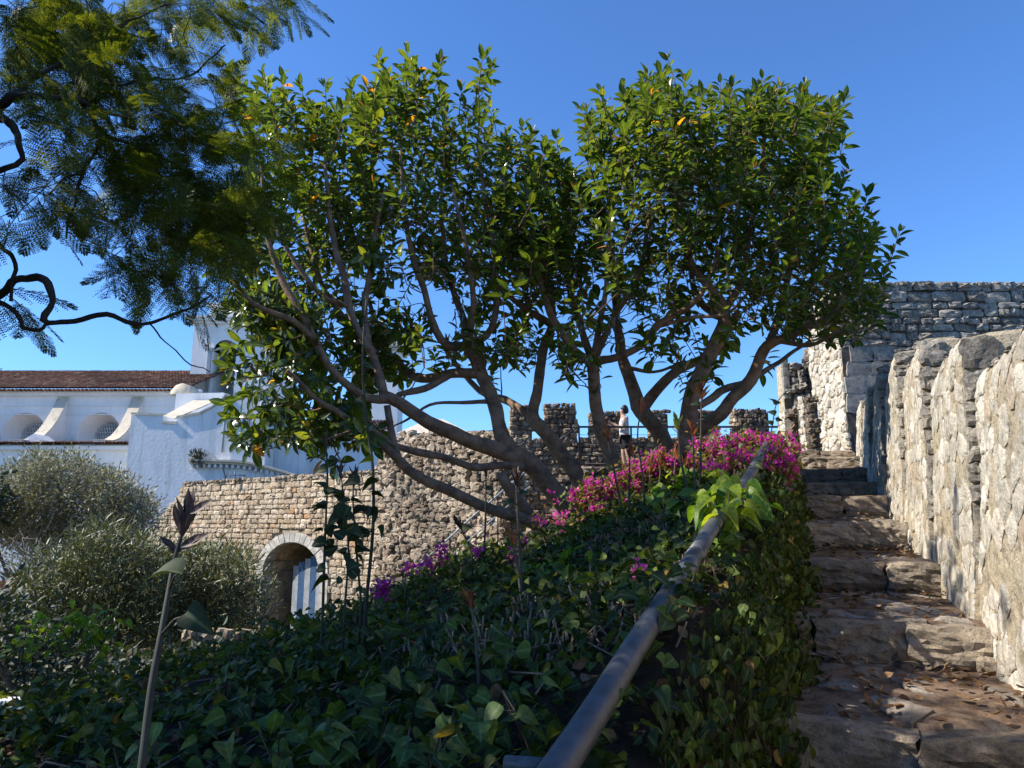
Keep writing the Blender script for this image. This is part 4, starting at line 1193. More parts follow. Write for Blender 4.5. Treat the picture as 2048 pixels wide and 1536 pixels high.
# tall plain annexe in shade
BDp = 38.0
ann = thing('white_annexe', 'stained white annexe with a notched stepped parapet below the bell tower', 'building', (X(380, 940, BDp), BDp, GZ))
prof = [(258, 829), (322, 831), (322.3, 847), (350, 847), (350.3, 836), (395, 828), (420, 815), (436, 803), (447, 790), (448, 800), (520, 802), (532, 806)]
mb = MB(); profile_wall(mb, [X(a, 880, BDp) for a, b in prof], [zat(b, BDp) for a, b in prof], GZ, BDp, BDp + 5)
mb.build('wall', M['white_stained'], ann, smooth=False)
mb = MB()
prof2 = [(a, b) for a, b in prof if a < 449]
for (a, b), (c, d) in zip(prof2[:-1], prof2[1:]):
    if c - a < 2: continue
    x0, x1, z0, z1 = X(a, 880, BDp), X(c, 880, BDp), zat(b, BDp), zat(d, BDp)
    mb.add([(x0, BDp - .08, z0 + .0), (x1, BDp - .08, z1 + .0), (x1, BDp - .08, z1 + .1), (x0, BDp - .08, z0 + .1), (x0, BDp + .5, z0 + .1), (x1, BDp + .5, z1 + .1)], [(0, 1, 2, 3), (3, 2, 5, 4)])
mb.build('coping', M['cope'], ann, smooth=False)
# sloped buttress seen in the notch and low walls behind
mb = MB(); x0, x1 = X(322, 830, 40), X(352, 830, 40)
zA, zB = zat(838, 40), zat(803, 43)
mb.add([(x0, 40, zA - 3), (x1, 40, zA - 3), (x1, 40, zA), (x0, 40, zA), (x0 + .4, 43, zB), (x1 + .9, 43, zB), (x1 + .9, 43, zA - 3), (x0 + .4, 43, zA - 3)], [(0, 1, 2, 3), (1, 6, 5, 2), (0, 3, 4, 7)])
mb.build('sloped_buttress', M['white'], ann, smooth=False)
mb = MB(); mb.add([(x0 - .05, 39.95, zA + .06), (x1 + .02, 39.95, zA + .06), (x1 + .95, 43, zB + .08), (x0 + .38, 43, zB + .08), (x0 - .05, 39.95, zA - .1), (x1 + .02, 39.95, zA - .1)], [(0, 1, 2, 3), (0, 4, 5, 1)]).build('buttress_coping', M['cope'], ann, smooth=False)
mb = MB(); profile_wall(mb, [X(346, 820, 43), X(442, 820, 43)], [zat(786, 43), zat(784, 43)], zat(860, 43), 43.2, 44.0)
mb.build('parapet', M['white'], ann, smooth=False)
mb = MB(); profile_wall(mb, [X(p_, 780, 43.6) for p_ in (346, 356, 368, 382, 392)], [zat(q, 43.6) for q in (784, 772, 768, 772, 783)], zat(790, 43.6), 43.3, 44.3)
mb.build('weathered_cap', M['cope'], ann, smooth=True)
# curved ledge with brackets
led = [(384, 924), (420, 924), (470, 925), (505, 929), (540, 937), (575, 947), (608, 957)]
mb = MB()
for (a, b), (c, d) in zip(led[:-1], led[1:]):
    x0, x1, z0, z1 = X(a, 930, BDp), X(c, 930, BDp), zat(b, BDp), zat(d, BDp)
    for f0, f1, q0, q1 in ((0.0, 0.1, 0.5, 0.5), (-0.12, 0.0, 0.36, 0.36)):
        mb.add([(x0, BDp - q0, z0 + f0), (x1, BDp - q1, z1 + f0), (x1, BDp - q1, z1 + f1), (x0, BDp - q0, z0 + f1), (x0, BDp + .02, z0 + f1), (x1, BDp + .02, z1 + f1), (x0, BDp + .02, z0 + f0), (x1, BDp + .02, z1 + f0)], [(0, 1, 2, 3), (3, 2, 5, 4), (0, 6, 7, 1)])
mb.build('curved_ledge', M['cope'], ann, smooth=False)
for k in range(19):
    p_ = 388 + k * 11.6
    z = np.interp(p_, [a for a, b in led], [zat(b, BDp) for a, b in led])
    x = X(p_, 935, BDp)
    MB().box(x - 0.06, x + 0.06, BDp - 0.3, BDp + 0.01, z - 0.3, z - 0.13).build('bracket', M['white_stained'], ann, smooth=False)
MB().box(X(600, 940, 40.2), X(800, 940, 40.2), 40.2, 45, GZ, zat(867, 40.2)).build('low_wing', M['white_stained'], ann, smooth=False)
MB().box(X(520, 900, 39.4), X(612, 900, 39.4), 39.4, 45, GZ, zat(850, 39.4)).build('middle_wing', M['white_stained'], ann, smooth=False)
mb = MB(); tile_roof(mb, X(575, 860, 40), X(765, 860, 40), 39.9, zat(868, 39.9), 44.5, zat(842, 44.5), rows=8)
mb.build('roof', M['tile'], ann)

for px, y0, y1 in ((450, 800, 905), (521, 806, 905)):        # rain pipes
    mb = MB(); x = X(px, 850, BDp); add_tube(mb, [(x, BDp - 0.09, zat(y0, BDp)), (x, BDp - 0.09, zat(y1, BDp))], [0.055, 0.055], 8); mb.build('rain_pipe', M['grey_stone'], ann)
mb = MB(); add_tube(mb, [(X(430, 915, BDp), BDp - 0.05, zat(915, BDp)), (X(446, 940, BDp), BDp - 0.05, zat(935, BDp)), (X(452, 950, BDp), BDp - 0.05, zat(956, BDp))], [0.02] * 3, 5); mb.build('wire', M['iron'], ann)
# bell tower
BT = 50.0
tow = thing('bell_tower', 'white bell tower with cornice and arched belfry beside the nave roof', 'tower', (X(460, 800, BT), BT, GZ))
tx0, tx1 = X(384, 700, BT), X(545, 700, BT)
zc0, zc1 = zat(648, BT), zat(636, BT)
ox0, ox1, oz0, ozs = X(424, 740, BT), X(470, 740, BT), zat(797, BT), zat(702, BT)
orad = (ox1 - ox0) / 2; ocx = (ox0 + ox1) / 2
MB().box(tx0, ox0, BT, BT + 5.2, GZ, zc0).build('shaft', M['white'], tow, smooth=False)
MB().box(ox1, tx1, BT, BT + 5.2, GZ, zc0).build('shaft', M['white'], tow, smooth=False)
MB().box(ox0, ox1, BT + 0.02, BT + 5.2, GZ, oz0).build('shaft', M['white'], tow, smooth=False)
mb = MB(); xs = np.linspace(ox0, ox1, 17)
profile_wall(mb, list(xs), [zc0] * 17, [ozs + math.sqrt(max(orad ** 2 - (x - ocx) ** 2, 0)) for x in xs], BT + 0.01, BT + 1.2)
mb.build('belfry_arch', M['white'], tow, smooth=False)
MB().box(ox0, ox1, BT + 3.6, BT + 3.7, oz0, zc0).build('belfry_back', M['white_stained'], tow, smooth=False)
MB().box(X(414, 740, BT), X(421, 740, BT), BT - 0.12, BT - 0.003, zat(797, BT), zat(702, BT)).build('pilaster', M['grey_stone'], tow, smooth=False)
MB().box(X(411, 740, BT), X(424, 740, BT), BT - 0.18, BT - 0.004, zat(702, BT), zat(696, BT)).build('capital', M['grey_stone'], tow, smooth=False)
mb = MB(); add_tube(mb, [(ocx, BT + 0.9, zat(z, BT)) for z in (702, 706, 712, 722, 731, 735)], [0.05, 0.26, 0.34, 0.42, 0.58, 0.62], 14)
mb.build('bell', M['bronze'], tow)
for a, b, e in ((648, 643, 0.18), (643, 638, 0.32), (638, 634, 0.45)):
    MB().box(tx0 - e, tx1 + e, BT - e, BT + 5.2 + e, zat(a, BT), zat(b, BT)).build('cornice', M['white'], tow, smooth=False)
MB().box(tx0 + .7, tx1 - .7, BT + .7, BT + 4.5, zat(634, BT), zat(606, BT)).build('attic', M['white'], tow, smooth=False)
MB().box(tx0 + .5, tx1 - .5, BT + .5, BT + 4.7, zat(606, BT), zat(601, BT)).build('cornice', M['white'], tow, smooth=False)
mb = MB(); cx, cy = (tx0 + tx1) / 2, BT + 2.6
add_tube(mb, [(cx, cy, zat(z, BT)) for z in (601, 592, 582, 570, 560, 552, 545)], [1.7, 1.55, 1.3, 0.9, 0.55, 0.3, 0.1], 20)
mb.build('dome', M['white'], tow)
MB().box(X(395, 760, BT), X(399, 760, BT), BT - 0.04, BT - 0.002, zat(762, BT), zat(755, BT)).build('vent', M['iron'], tow, smooth=False)

# clock tower glimpsed through the limbs
CT = 62.0
ct = thing('clock_tower', 'slender white clock tower glimpsed between the ficus limbs', 'tower', (X(760, 800, CT), CT, GZ))
cx0, cx1 = X(733, 780, CT), X(796, 780, CT)
MB().box(cx0, cx1, CT, CT + 3, GZ, zat(700, CT)).build('shaft', M['white'], ct, smooth=False)
for a, b, e in ((700, 694, 0.25), (694, 688, 0.42)):
    MB().box(cx0 - e, cx1 + e, CT - e, CT + 3 + e, zat(a, CT), zat(b, CT)).build('cornice', M['cope'], ct, smooth=False)
mb = MB(); add_tube(mb, [((cx0 + cx1) / 2, CT + 1.5, zat(z, CT)) for z in (688, 676, 664, 652)], [1.4, 1.2, 0.7, 0.05], 12); mb.build('cap', M['white'], ct)
mb = MB(); a = (X(772, 708, CT), zat(710, CT)); add_tube(mb, [(a[0], CT + .05, a[1]), (a[0], CT - .1, a[1])], [0.55, 0.55], 24); mb.build('clock_face', M['grey_stone'], ct)
MB().box(X(702, 800, 55), X(716, 800, 55), 55, 55.6, GZ, zat(742, 55)).build('chimney_stack', M['cope'], ct, smooth=False)

hip = thing('hipped_house', 'low white house with a pale hipped roof behind the rubble wall', 'house', (X(880, 860, 48), 48, GZ))
hx0, hx1 = X(800, 860, 48), X(935, 860, 48)
MB().box(hx0, hx1, 48, 53, GZ, zat(868, 48)).build('wall', M['white'], hip, smooth=False)
za, zb_ = zat(867, 48), zat(838, 50.5)
mb = MB(); mb.add([(hx0 - .2, 47.8, za), (hx1 + .2, 47.8, za), (hx1 + .2, 53.2, za), (hx0 - .2, 53.2, za), (hx0 + 1.6, 50.5, zb_), (hx1 - 1.9, 50.5, zb_)], [(0, 1, 5, 4), (2, 3, 4, 5)], [(1, 2, 5), (3, 0, 4)])
mb.build('roof', M['cope'], hip, smooth=False)

# thin television aerials on the arched wall
aer = thing('roof_aerial', 'thin dark aerial standing above the arched wall', 'aerial', tuple(P(478, 958, 31)))
mb = MB(); add_tube(mb, [P(470, 975, 31), P(470, 942, 31)], [0.02] * 2, 5); mb.build('mast', M['iron'], aer)
mb = MB(); add_tube(mb, [P(448, 952, 31), P(470, 950, 31), P(490, 951, 31), P(497, 958, 31)], [0.015] * 4, 5); mb.build('boom', M['iron'], aer)
for px in (452, 461, 480, 488):
    mb = MB(); add_tube(mb, [P(px, 957, 31), P(px, 945, 31)], [0.012] * 2, 5); mb.build('element', M['iron'], aer)
sgn = thing('lamp_post', 'short green lamp post with a flat top beside the olive tree', 'lamp post', tuple(P(284, 1085, 24) ))
mb = MB(); add_tube(mb, [P(284, 1120, 24), P(286, 1024, 24)], [0.05, 0.04], 8); mb.build('post', M['green_paint'], sgn)
a = P(289, 1021, 24); MB().box(a[0] - .35, a[0] + .35, a[1] - .15, a[1] + .15, a[2] - .03, a[2] + .04).build('flat_head', M['iron'], sgn, smooth=False)

# ------------------------------------------------------------------ big pipe used as handrail
pipe = thing('pipe_handrail', 'thick grey pipe handrail slanting up over the ivy', 'handrail', tuple(PA - np.array((0, 0, 0.4))))
A0 = PA - pd / np.linalg.norm(pd) * 0.6
ptp = lambda t: PA + pd * t
def pipe_seg(t0, t1, r):
    mb = MB(); n = 14
    pts = [ptp(t0 + (t1 - t0) * i / n) + np.array((0.006 * math.sin(i * 0.7 + t0 * 9), 0, 0.009 * math.sin(i * 0.55 + 1))) for i in range(n + 1)]
    add_tube(mb, pts, [r] * (n + 1), 28); return mb.build('pipe_length', M['pipe'], pipe)
PR = 0.041
pipe_seg(-0.12, 0.30, PR); pipe_seg(0.30, 0.995, PR * 0.985)
for t, r in ((0.302, PR * 1.09),):
    mb = MB(); add_tube(mb, [ptp(t - 0.008), ptp(t + 0.008)], [r, r], 28); mb.build('pipe_collar', M['pipe'], pipe)
for t in (0.385, 0.41):
    mb = MB(); add_tube(mb, [ptp(t - 0.0007), ptp(t + 0.0007)], [PR * 1.045] * 2, 24); mb.build('cable_tie', M['iron'], pipe)
mb = MB(); a = ptp(0.0); add_tube(mb, [P(1010, 1527, 1.93), P(1100, 1533, 1.9)], [0.019, 0.019], 16); mb.build('cross_bar', M['pipe'], pipe)
for t in (0.62, 0.93, 0.28):
    mb = MB(); a = ptp(t); add_tube(mb, [a - np.array((0, 0, 0.04)), a - np.array((0, 0, 0.95))], [0.022, 0.022], 12); mb.build('support_post', M['iron'], pipe)

# ------------------------------------------------------------------ person behind the railing
def skin_obj(name, verts, edges, radii, mat, parent, root=0, sub=2):
    me = bpy.data.meshes.new(name)
    me.from_pydata([tuple(v) for v in verts], edges, [])
    o = bpy.data.objects.new(name, me)
    COL.objects.link(o)
    sk = o.modifiers.new('skin', 'SKIN')
    for i, r_ in enumerate(radii):
        sv = me.skin_vertices[0].data[i]
        sv.radius = r_ if hasattr(r_, '__len__') else (r_, r_)
        sv.use_root = (i == root)
    o.modifiers.new('sub', 'SUBSURF').levels = sub
    dg = bpy.context.evaluated_depsgraph_get()
    nm = bpy.data.meshes.new_from_object(o.evaluated_get(dg))
    bpy.data.objects.remove(o)
    nm.name = name
    nm.materials.clear(); nm.materials.append(mat)
    nm.polygons.foreach_set('use_smooth', np.ones(len(nm.polygons), bool))
    ob = bpy.data.objects.new(name, nm)
    put(ob, parent, WM[parent].copy())
    return ob
pd0 = 18.45
per_loc = (xat(1249, 870, pd0), pd0, WZ)
person = thing('person', 'person in light grey shirt and black shorts on the railed walkway, hands raised in front', 'person', per_loc)
# local frame: faces -X (towards the church)
V = [(0, 0, .90), (0, 0, 1.05), (-.01, 0, 1.25), (-.01, 0, 1.38), (-.02, 0, 1.47), (-.03, 0, 1.55), (-.045, 0, 1.63),
     (0, .10, .86), (-.03, .10, .48), (.02, .10, .09), (-.12, .10, .04),
     (0, -.10, .86), (.05, -.10, .48), (.10, -.10, .09), (-.04, -.10, .04),
     (0, .17, 1.36), (-.06, .21, 1.10), (-.26, .15, 1.17), (-.33, .13, 1.21),
     (0, -.17, 1.36), (-.08, -.21, 1.11), (-.27, -.13, 1.21), (-.34, -.11, 1.25)]
E = [(0, 1), (1, 2), (2, 3), (3, 4), (4, 5), (5, 6), (0, 7), (7, 8), (8, 9), (9, 10), (0, 11), (11, 12), (12, 13), (13, 14), (3, 15), (15, 16), (16, 17), (17, 18), (3, 19), (19, 20), (20, 21), (21, 22)]
Rr = [(.13, .15), (.115, .14), (.115, .155), (.09, .13), .052, (.085, .075), (.09, .078), .085, .058, .038, .032, .085, .058, .038, .032, .055, .042, .032, .03, .055, .042, .032, .03]
for hv in (18, 22):                                       # five fingers each
    x, y, z = V[hv]
    for q, (dy, dz, ln) in enumerate(((-.03, .03, .05), (-.022, .0, .075), (-.007, .0, .08), (.008, .0, .075), (.023, .0, .06))):
        V += [(x - .03, y + dy, z + dz * .6 + .01), (x - .03 - ln * .7, y + dy * 1.1, z + dz + .035)]
        Rr += [.010, .008]
        n = len(V); E += [(hv, n - 2), (n - 2, n - 1)]
body = skin_obj('body', V, E, Rr, M['skin'], person)
skin_obj('shirt', [(0, 0, .86), (0, 0, 1.05), (-.01, 0, 1.25), (-.01, 0, 1.385), (-.015, 0, 1.42), (0, .17, 1.365), (-.05, .205, 1.16), (0, -.17, 1.365), (-.06, -.205, 1.17)], [(0, 1), (1, 2), (2, 3), (3, 4), (3, 5), (5, 6), (3, 7), (7, 8)], [(.16, .18), (.135, .16), (.135, .175), (.11, .15), .06, .078, .07, .078, .07], M['shirt'], body)
skin_obj('shorts', [(0, 0, .93), (0, .095, .84), (-.02, .10, .58), (0, -.095, .84), (.03, -.10, .58)], [(0, 1), (1, 2), (0, 3), (3, 4)], [(.135, .15), .105, .095, .105, .095], M['shorts'], body)
skin_obj('hair', [(.05, 0, 1.49), (.035, 0, 1.58), (.01, 0, 1.66), (-.05, 0, 1.70)], [(0, 1), (1, 2), (2, 3)], [(.075, .08), (.115, .11), (.115, .11), (.085, .085)], M['hair'], body)

# ------------------------------------------------------------------ leaf shapes
def leaf_tpl(rows, fold=0.25, curl=0.12):
    """rows: (t, half width); midrib plus two margins; y along, z up"""
    V, Q, T = [], [], []
    for t, w in rows:
        z = -curl * t * t
        V += [(-w, t, z + fold * w), (0, t, z), (w, t, z + fold * w)]
    for i in range(len(rows) - 1):
        a, b = 3 * i, 3 * i + 3
        Q += [(a, a + 1, b + 1, b), (a + 1, a + 2, b + 2, b + 1)]
    return np.array(V, float), np.array(Q), np.zeros((0, 3), int), np.array([0.0, 1.0, 0.0] * len(rows))
FIC = [leaf_tpl([(0, 0.012), (0.13, 0.012), (0.2, 0.11), (0.38, 0.19), (0.6, 0.205), (0.8, 0.15), (0.93, 0.06), (1.0, 0.004)], f, c) for f, c in ((0.3, 0.1), (0.5, 0.2), (0.2, 0.28))]
YNG = leaf_tpl([(0, 0.01), (0.2, 0.07), (0.45, 0.12), (0.75, 0.09), (1.0, 0.004)], 0.9, 0.05)
HEART = [leaf_tpl([(-0.10, 0.16), (-0.02, 0.36), (0.15, 0.45), (0.38, 0.42), (0.62, 0.29), (0.85, 0.11), (1.0, 0.005)], f, c) for f, c in ((0.3, 0.25), (0.75, 0.5), (0.12, 0.15))]
LANCE = leaf_tpl([(0, 0.01), (0.3, 0.075), (0.65, 0.07), (1, 0.004)], 0.35, 0.15)
OVAL = leaf_tpl([(0, 0.02), (0.2, 0.2), (0.5, 0.27), (0.8, 0.17), (1, 0.005)], 0.3, 0.15)
SMALL = (np.array([(0, 0, 0), (-0.13, 0.45, 0.05), (0.13, 0.45, 0.05), (0, 1, 0)], float), np.zeros((0, 4), int), np.array([(0, 2, 1), (1, 2, 3)]))
BRACT = (np.array([(0, 0, 0), (-0.36, 0.45, 0.16), (0, 0.5, 0.0), (0.36, 0.45, 0.16), (0, 1, 0.18)], float), np.zeros((0, 4), int), np.array([(0, 2, 1), (0, 3, 2), (1, 2, 4), (2, 3, 4)]))

def shoot_leaves(base, g, Ls, n, L0, rng, th0=1.45, th1=0.25, droop=0.3, spiral=2.4, size_tip=0.75):
    """leaf axes, normals, sizes and feet along one shoot"""
    g = unit(g)
    a = unit(np.cross(g, (0.3, 0.7, 0.2))); b = np.cross(g, a)
    ph = rng.uniform(0, 6.28)
    pos, axs, nrm, siz = [], [], [], []
    for i in range(n):
        t = (i + 0.3) / n
        an = ph + spiral * i + rng.uniform(-0.3, 0.3)
        rad = math.cos(an) * a + math.sin(an) * b
        th = th0 + (th1 - th0) * t ** 1.3 + rng.uniform(-0.18, 0.18)
        ax = g * math.cos(th) + rad * math.sin(th)
        ax = ax + np.array((0, 0, -droop * (1 - t) * rng.uniform(0.4, 1.5)))
        ax = unit(ax)
        nn = g - ax * np.dot(g, ax) + np.array((0, 0, 0.4)) + rng.normal(0, 0.12, 3)
        pos.append(np.asarray(base) + g * Ls * t); axs.append(ax); nrm.append(nn)
        siz.append(L0 * rng.uniform(0.55, 1.15) * (1 - (1 - size_tip) * t ** 2))
    return pos, axs, nrm, siz
def grow(nodes, tips, rng, r_tip=0.004, k_len=0.011, bend=0.25, up_pen=0.8, rmax=0.03):
    """twigs from the nearest limb to every tip; twigs become limbs for later tips"""
    npos = np.array([p for p, r_ in nodes]); nr = np.array([r_ for p, r_ in nodes])
    tips = [np.asarray(t) for t in tips]
    d0 = [np.min(np.linalg.norm(npos - t, axis=1)) for t in tips]
    curves = []
    for i in np.argsort(d0):
        t = tips[i]
        dv = t - npos
        d = np.linalg.norm(dv, axis=1)
        cost = d + up_pen * np.maximum(0, -dv[:, 2] + 0.1) 
        j = int(np.argmin(cost))
        A = npos[j]; ln = d[j]
        if ln < 0.03: continue
        c1 = A + (t - A) * 0.45 + np.array((0, 0, -bend * ln * 0.35)) + rng.normal(0, 0.05 * ln, 3)
        pts = []
        kk = max(3, min(9, int(ln / 0.12) + 2))
        for q in range(kk + 1):
            s = q / kk
            p = (1 - s) ** 2 * A + 2 * s * (1 - s) * c1 + s * s * t
            if 0 < q < kk: p = p + rng.normal(0, 0.012 * min(ln, 1), 3)
            pts.append(p)
        r0 = min(nr[j] * 0.75, r_tip + k_len * ln, rmax); r0 = max(r0, r_tip)
        rad = [r0 + (r_tip - r0) * (q / kk) ** 0.8 for q in range(kk + 1)]
        curves.append((pts, rad))
        npos = np.vstack([npos, pts[1:]]); nr = np.concatenate([nr, rad[1:]])
    return curves

# ------------------------------------------------------------------ the two ficus trees
def limb(spec, k_w=0.64):
    """spec: (px, py, depth, width px) -> points, radii"""
    pts = [P(a, b, d) for a, b, d, w in spec]
    rad = [w * (k_w if w > 20 else 0.5 + 0.5 * k_w) / 2 / F * d for a, b, d, w in spec]
    return pts, rad
LEFT = [
    [(1195, 1090, 9.9, 84), (1165, 1045, 9.7, 72), (1110, 985, 9.5, 64), (1060, 925, 9.3, 60), (1005, 880, 9.2, 50), (985, 800, 9.3, 44), (960, 745, 9.4, 42), (940, 692, 9.5, 40)],
    [(1050, 918, 9.3, 52), (960, 890, 9.0, 48), (870, 850, 8.7, 44), (800, 808, 8.5, 40), (765, 792, 8.4, 36)],
    [(790, 802, 8.45, 34), (725, 792, 8.2, 26), (665, 738, 8.0, 24), (605, 630, 7.9, 20), (565, 545, 7.9, 17), (530, 455, 7.9, 12), (520, 330, 8.0, 8)],
    [(640, 690, 7.95, 17), (590, 640, 7.7, 14), (520, 615, 7.5, 12), (465, 560, 7.4, 9)],
    [(770, 795, 8.4, 32), (755, 740, 8.5, 27), (715, 655, 8.6, 24), (690, 570, 8.7, 20), (660, 440, 8.8, 14), (650, 330, 8.8, 9)],
    [(700, 610, 8.65, 17), (640, 590, 8.4, 14), (575, 500, 8.3, 11), (540, 420, 8.3, 8)],
    [(740, 700, 8.5, 20), (690, 640, 9.2, 15), (640, 560, 9.4, 12), (605, 430, 9.5, 9)],
    [(735, 690, 8.6, 18), (730, 600, 8.9, 16), (745, 500, 9.0, 12), (770, 380, 9.0, 9)],
    [(960, 748, 9.4, 36), (905, 748, 9.6, 32), (835, 756, 9.9, 27), (795, 725, 10.1, 22), (770, 690, 10.2, 17), (740, 600, 10.4, 11)],
    [(905, 748, 9.6, 24), (850, 775, 9.2, 18), (800, 790, 8.9, 14)],
    [(940, 692, 9.5, 34), (898, 692, 9.3, 28), (872, 660, 9.2, 25), (852, 600, 9.1, 21), (828, 530, 9.0, 17), (810, 420, 9.0, 11), (800, 300, 9.0, 8)],
    [(940, 692, 9.5, 26), (915, 610, 9.8, 18), (890, 520, 9.9, 14), (880, 400, 10.0, 9)],
    [(945, 690, 9.5, 26), (985, 655, 9.4, 21), (992, 590, 9.3, 17), (985, 480, 9.2, 12), (960, 340, 9.2, 8)],
    [(940, 690, 9.5, 24), (945, 600, 9.1, 15), (930, 480, 8.9, 11), (900, 350, 8.8, 8)],
    [(1215, 1060, 10.5, 62), (1185, 1005, 10.3, 56), (1140, 935, 10.2, 52), (1090, 865, 10.1, 46), (1066, 832, 10.1, 40), (1076, 770, 10.2, 32), (1090, 700, 10.3, 30), (1104, 640, 10.4, 26), (1100, 560, 10.4, 19), (1085, 430, 10.3, 12), (1080, 320, 10.2, 8)],
    [(1104, 650, 10.4, 18), (1040, 610, 10.2, 14), (985, 560, 10.1, 11), (950, 460, 10.1, 8)],
    [(1066, 835, 10.1, 28), (1010, 800, 10.5, 20), (960, 780, 10.9, 15), (890, 700, 11.2, 10)],
    [(1185, 1078, 9.6, 44), (1090, 1052, 9.0, 38), (990, 1020, 8.7, 34), (900, 985, 8.5, 34), (835, 950, 8.4, 33), (795, 912, 8.3, 30), (745, 872, 8.2, 22), (690, 832, 8.0, 17), (640, 800, 7.8, 13), (570, 745, 7.6, 9)],
    [(800, 915, 8.3, 22), (782, 860, 8.4, 18), (775, 815, 8.4, 17)],
    [(1070, 935, 9.4, 32), (1010, 930, 9.0, 24), (950, 935, 8.8, 24), (880, 915, 8.6, 22), (840, 905, 8.5, 20), (780, 885, 8.3, 13), (730, 855, 8.1, 9), (640, 880, 7.8, 7)],
    [(1100, 1085, 9.3, 40), (1050, 1020, 9.0, 36), (1012, 965, 8.8, 32), (1000, 948, 8.8, 28)],
    [(985, 800, 9.35, 13), (930, 805, 9.2, 9), (860, 810, 9.0, 7), (800, 845, 8.7, 6)],
]
RIGHT = [
    [(1280, 1080, 10.2, 64), (1255, 1000, 10.0, 54), (1222, 910, 9.9, 47), (1198, 840, 9.8, 43), (1186, 775, 9.8, 38), (1186, 722, 9.8, 40)],
    [(1186, 725, 9.8, 32), (1150, 700, 9.6, 25), (1112, 650, 9.5, 20), (1085, 570, 9.4, 15), (1060, 470, 9.4, 10)],
    [(1190, 722, 9.8, 32), (1232, 714, 9.5, 26), (1282, 690, 9.3, 23), (1312, 652, 9.2, 19), (1380, 610, 9.1, 16), (1420, 560, 9.0, 12), (1450, 460, 9.0, 9)],
    [(1186, 715, 9.8, 28), (1165, 660, 10.0, 22), (1140, 590, 10.1, 17), (1130, 480, 10.2, 12), (1150, 340, 10.2, 8)],
    [(1192, 715, 9.8, 26), (1222, 645, 10.0, 21), (1255, 595, 10.1, 17), (1290, 500, 10.1, 12), (1300, 380, 10.0, 8)],
    [(1188, 715, 9.8, 22), (1200, 640, 9.4, 15), (1215, 540, 9.2, 12), (1220, 420, 9.1, 8)],
    [(1320, 650, 9.2, 12), (1390, 635, 9.0, 10), (1460, 620, 8.8, 8), (1520, 560, 8.7, 6)],
    [(1385, 1060, 10.9, 66), (1352, 935, 10.7, 56), (1312, 855, 10.6, 50), (1278, 812, 10.6, 50), (1258, 745, 10.7, 38), (1240, 700, 10.8, 34), (1232, 620, 10.9, 24), (1225, 480, 10.9, 13)],
    [(1285, 820, 10.6, 38), (1312, 785, 10.4, 33), (1352, 742, 10.2, 30), (1405, 718, 10.1, 26), (1440, 690, 10.0, 20), (1480, 620, 9.9, 14)],
    [(1400, 1060, 9.9, 66), (1378, 930, 9.7, 58), (1376, 840, 9.6, 56), (1386, 785, 9.5, 54), (1412, 728, 9.4, 50), (1440, 665, 9.3, 45), (1448, 620, 9.3, 40), (1425, 580, 9.2, 30), (1395, 540, 9.2, 23), (1365, 480, 9.2, 16), (1340, 380, 9.2, 10)],
    [(1448, 625, 9.3, 30), (1480, 560, 9.3, 23), (1500, 470, 9.3, 16), (1520, 350, 9.3, 10), (1530, 250, 9.3, 7)],
    [(1445, 640, 9.3, 22), (1400, 600, 9.8, 17), (1380, 520, 10.0, 13), (1410, 400, 10.1, 9)],
    [(1376, 880, 10.3, 46), (1400, 862, 10.2, 44), (1450, 818, 10.0, 42), (1500, 758, 9.8, 40), (1537, 692, 9.7, 34), (1572, 676, 9.6, 26), (1620, 652, 9.5, 19), (1665, 625, 9.4, 13), (1710, 560, 9.3, 8)],
    [(1537, 694, 9.7, 26), (1556, 640, 9.8, 20), (1575, 560, 9.8, 15), (1600, 450, 9.8, 11), (1640, 330, 9.8, 7)],
    [(1400, 812, 9.7, 24), (1450, 780, 10.0, 20), (1500, 757, 10.2, 16), (1560, 720, 10.4, 11), (1620, 680, 10.5, 8)],
    [(1560, 680, 9.65, 16), (1620, 690, 9.3, 11), (1680, 660, 9.0, 8)],
    [(1250, 735, 10.7, 12), (1310, 745, 10.5, 8), (1370, 720, 10.3, 6)],
]
def scatter_tips(poly, n, d0, d1, rng, edge=90.0):
    out = []
    for px, py in sample_poly(poly, n, rng):
        d = rng.uniform(d0, d1)
        out.append((px, py, d))
    return out
TOPL = [(452, 165), (500, 150), (560, 160), (600, 200), (645, 190), (700, 195), (735, 190), (765, 95), (800, 100), (840, 125), (880, 145), (915, 170), (955, 140), (990, 145), (1000, 200), (985, 260), (1040, 265), (1095, 300), (1140, 320), (1130, 430), (1150, 520), (1080, 560), (960, 545), (820, 500), (700, 500), (620, 520), (540, 560), (470, 520), (400, 470), (380, 420), (450, 380), (470, 300)]
TOPR = [(1155, 230), (1195, 190), (1245, 170), (1325, 130), (1375, 190), (1440, 175), (1530, 175), (1610, 180), (1680, 205), (1680, 270), (1650, 300), (1680, 365), (1725, 400), (1735, 450), (1790, 475), (1775, 540), (1750, 610), (1690, 650), (1610, 640), (1540, 580), (1450, 590), (1380, 540), (1300, 530), (1230, 540), (1170, 490), (1140, 370)]
MIDL = [(480, 520), (700, 480), (1000, 520), (1090, 600), (1050, 720), (980, 760), (860, 740), (760, 700), (640, 740), (560, 700)]
MIDR = [(1130, 520), (1400, 540), (1600, 600), (1640, 700), (1560, 720), (1480, 690), (1400, 730), (1330, 720), (1250, 690), (1150, 740), (1080, 700)]
LOWL = [(440, 690), (540, 640), (620, 720), (720, 800), (760, 860), (720, 900), (640, 920), (560, 905), (470, 880), (440, 800)]
BACKL = [(1010, 500), (1100, 560), (1090, 720), (1030, 760), (960, 740)]
SILL = [(455, 135), (525, 145), (565, 150), (650, 165), (700, 165), (780, 75), (815, 95), (845, 105), (880, 120), (965, 110), (1000, 170), (1045, 250), (1090, 280), (900, 130), (735, 170), (600, 170), (985, 130)]
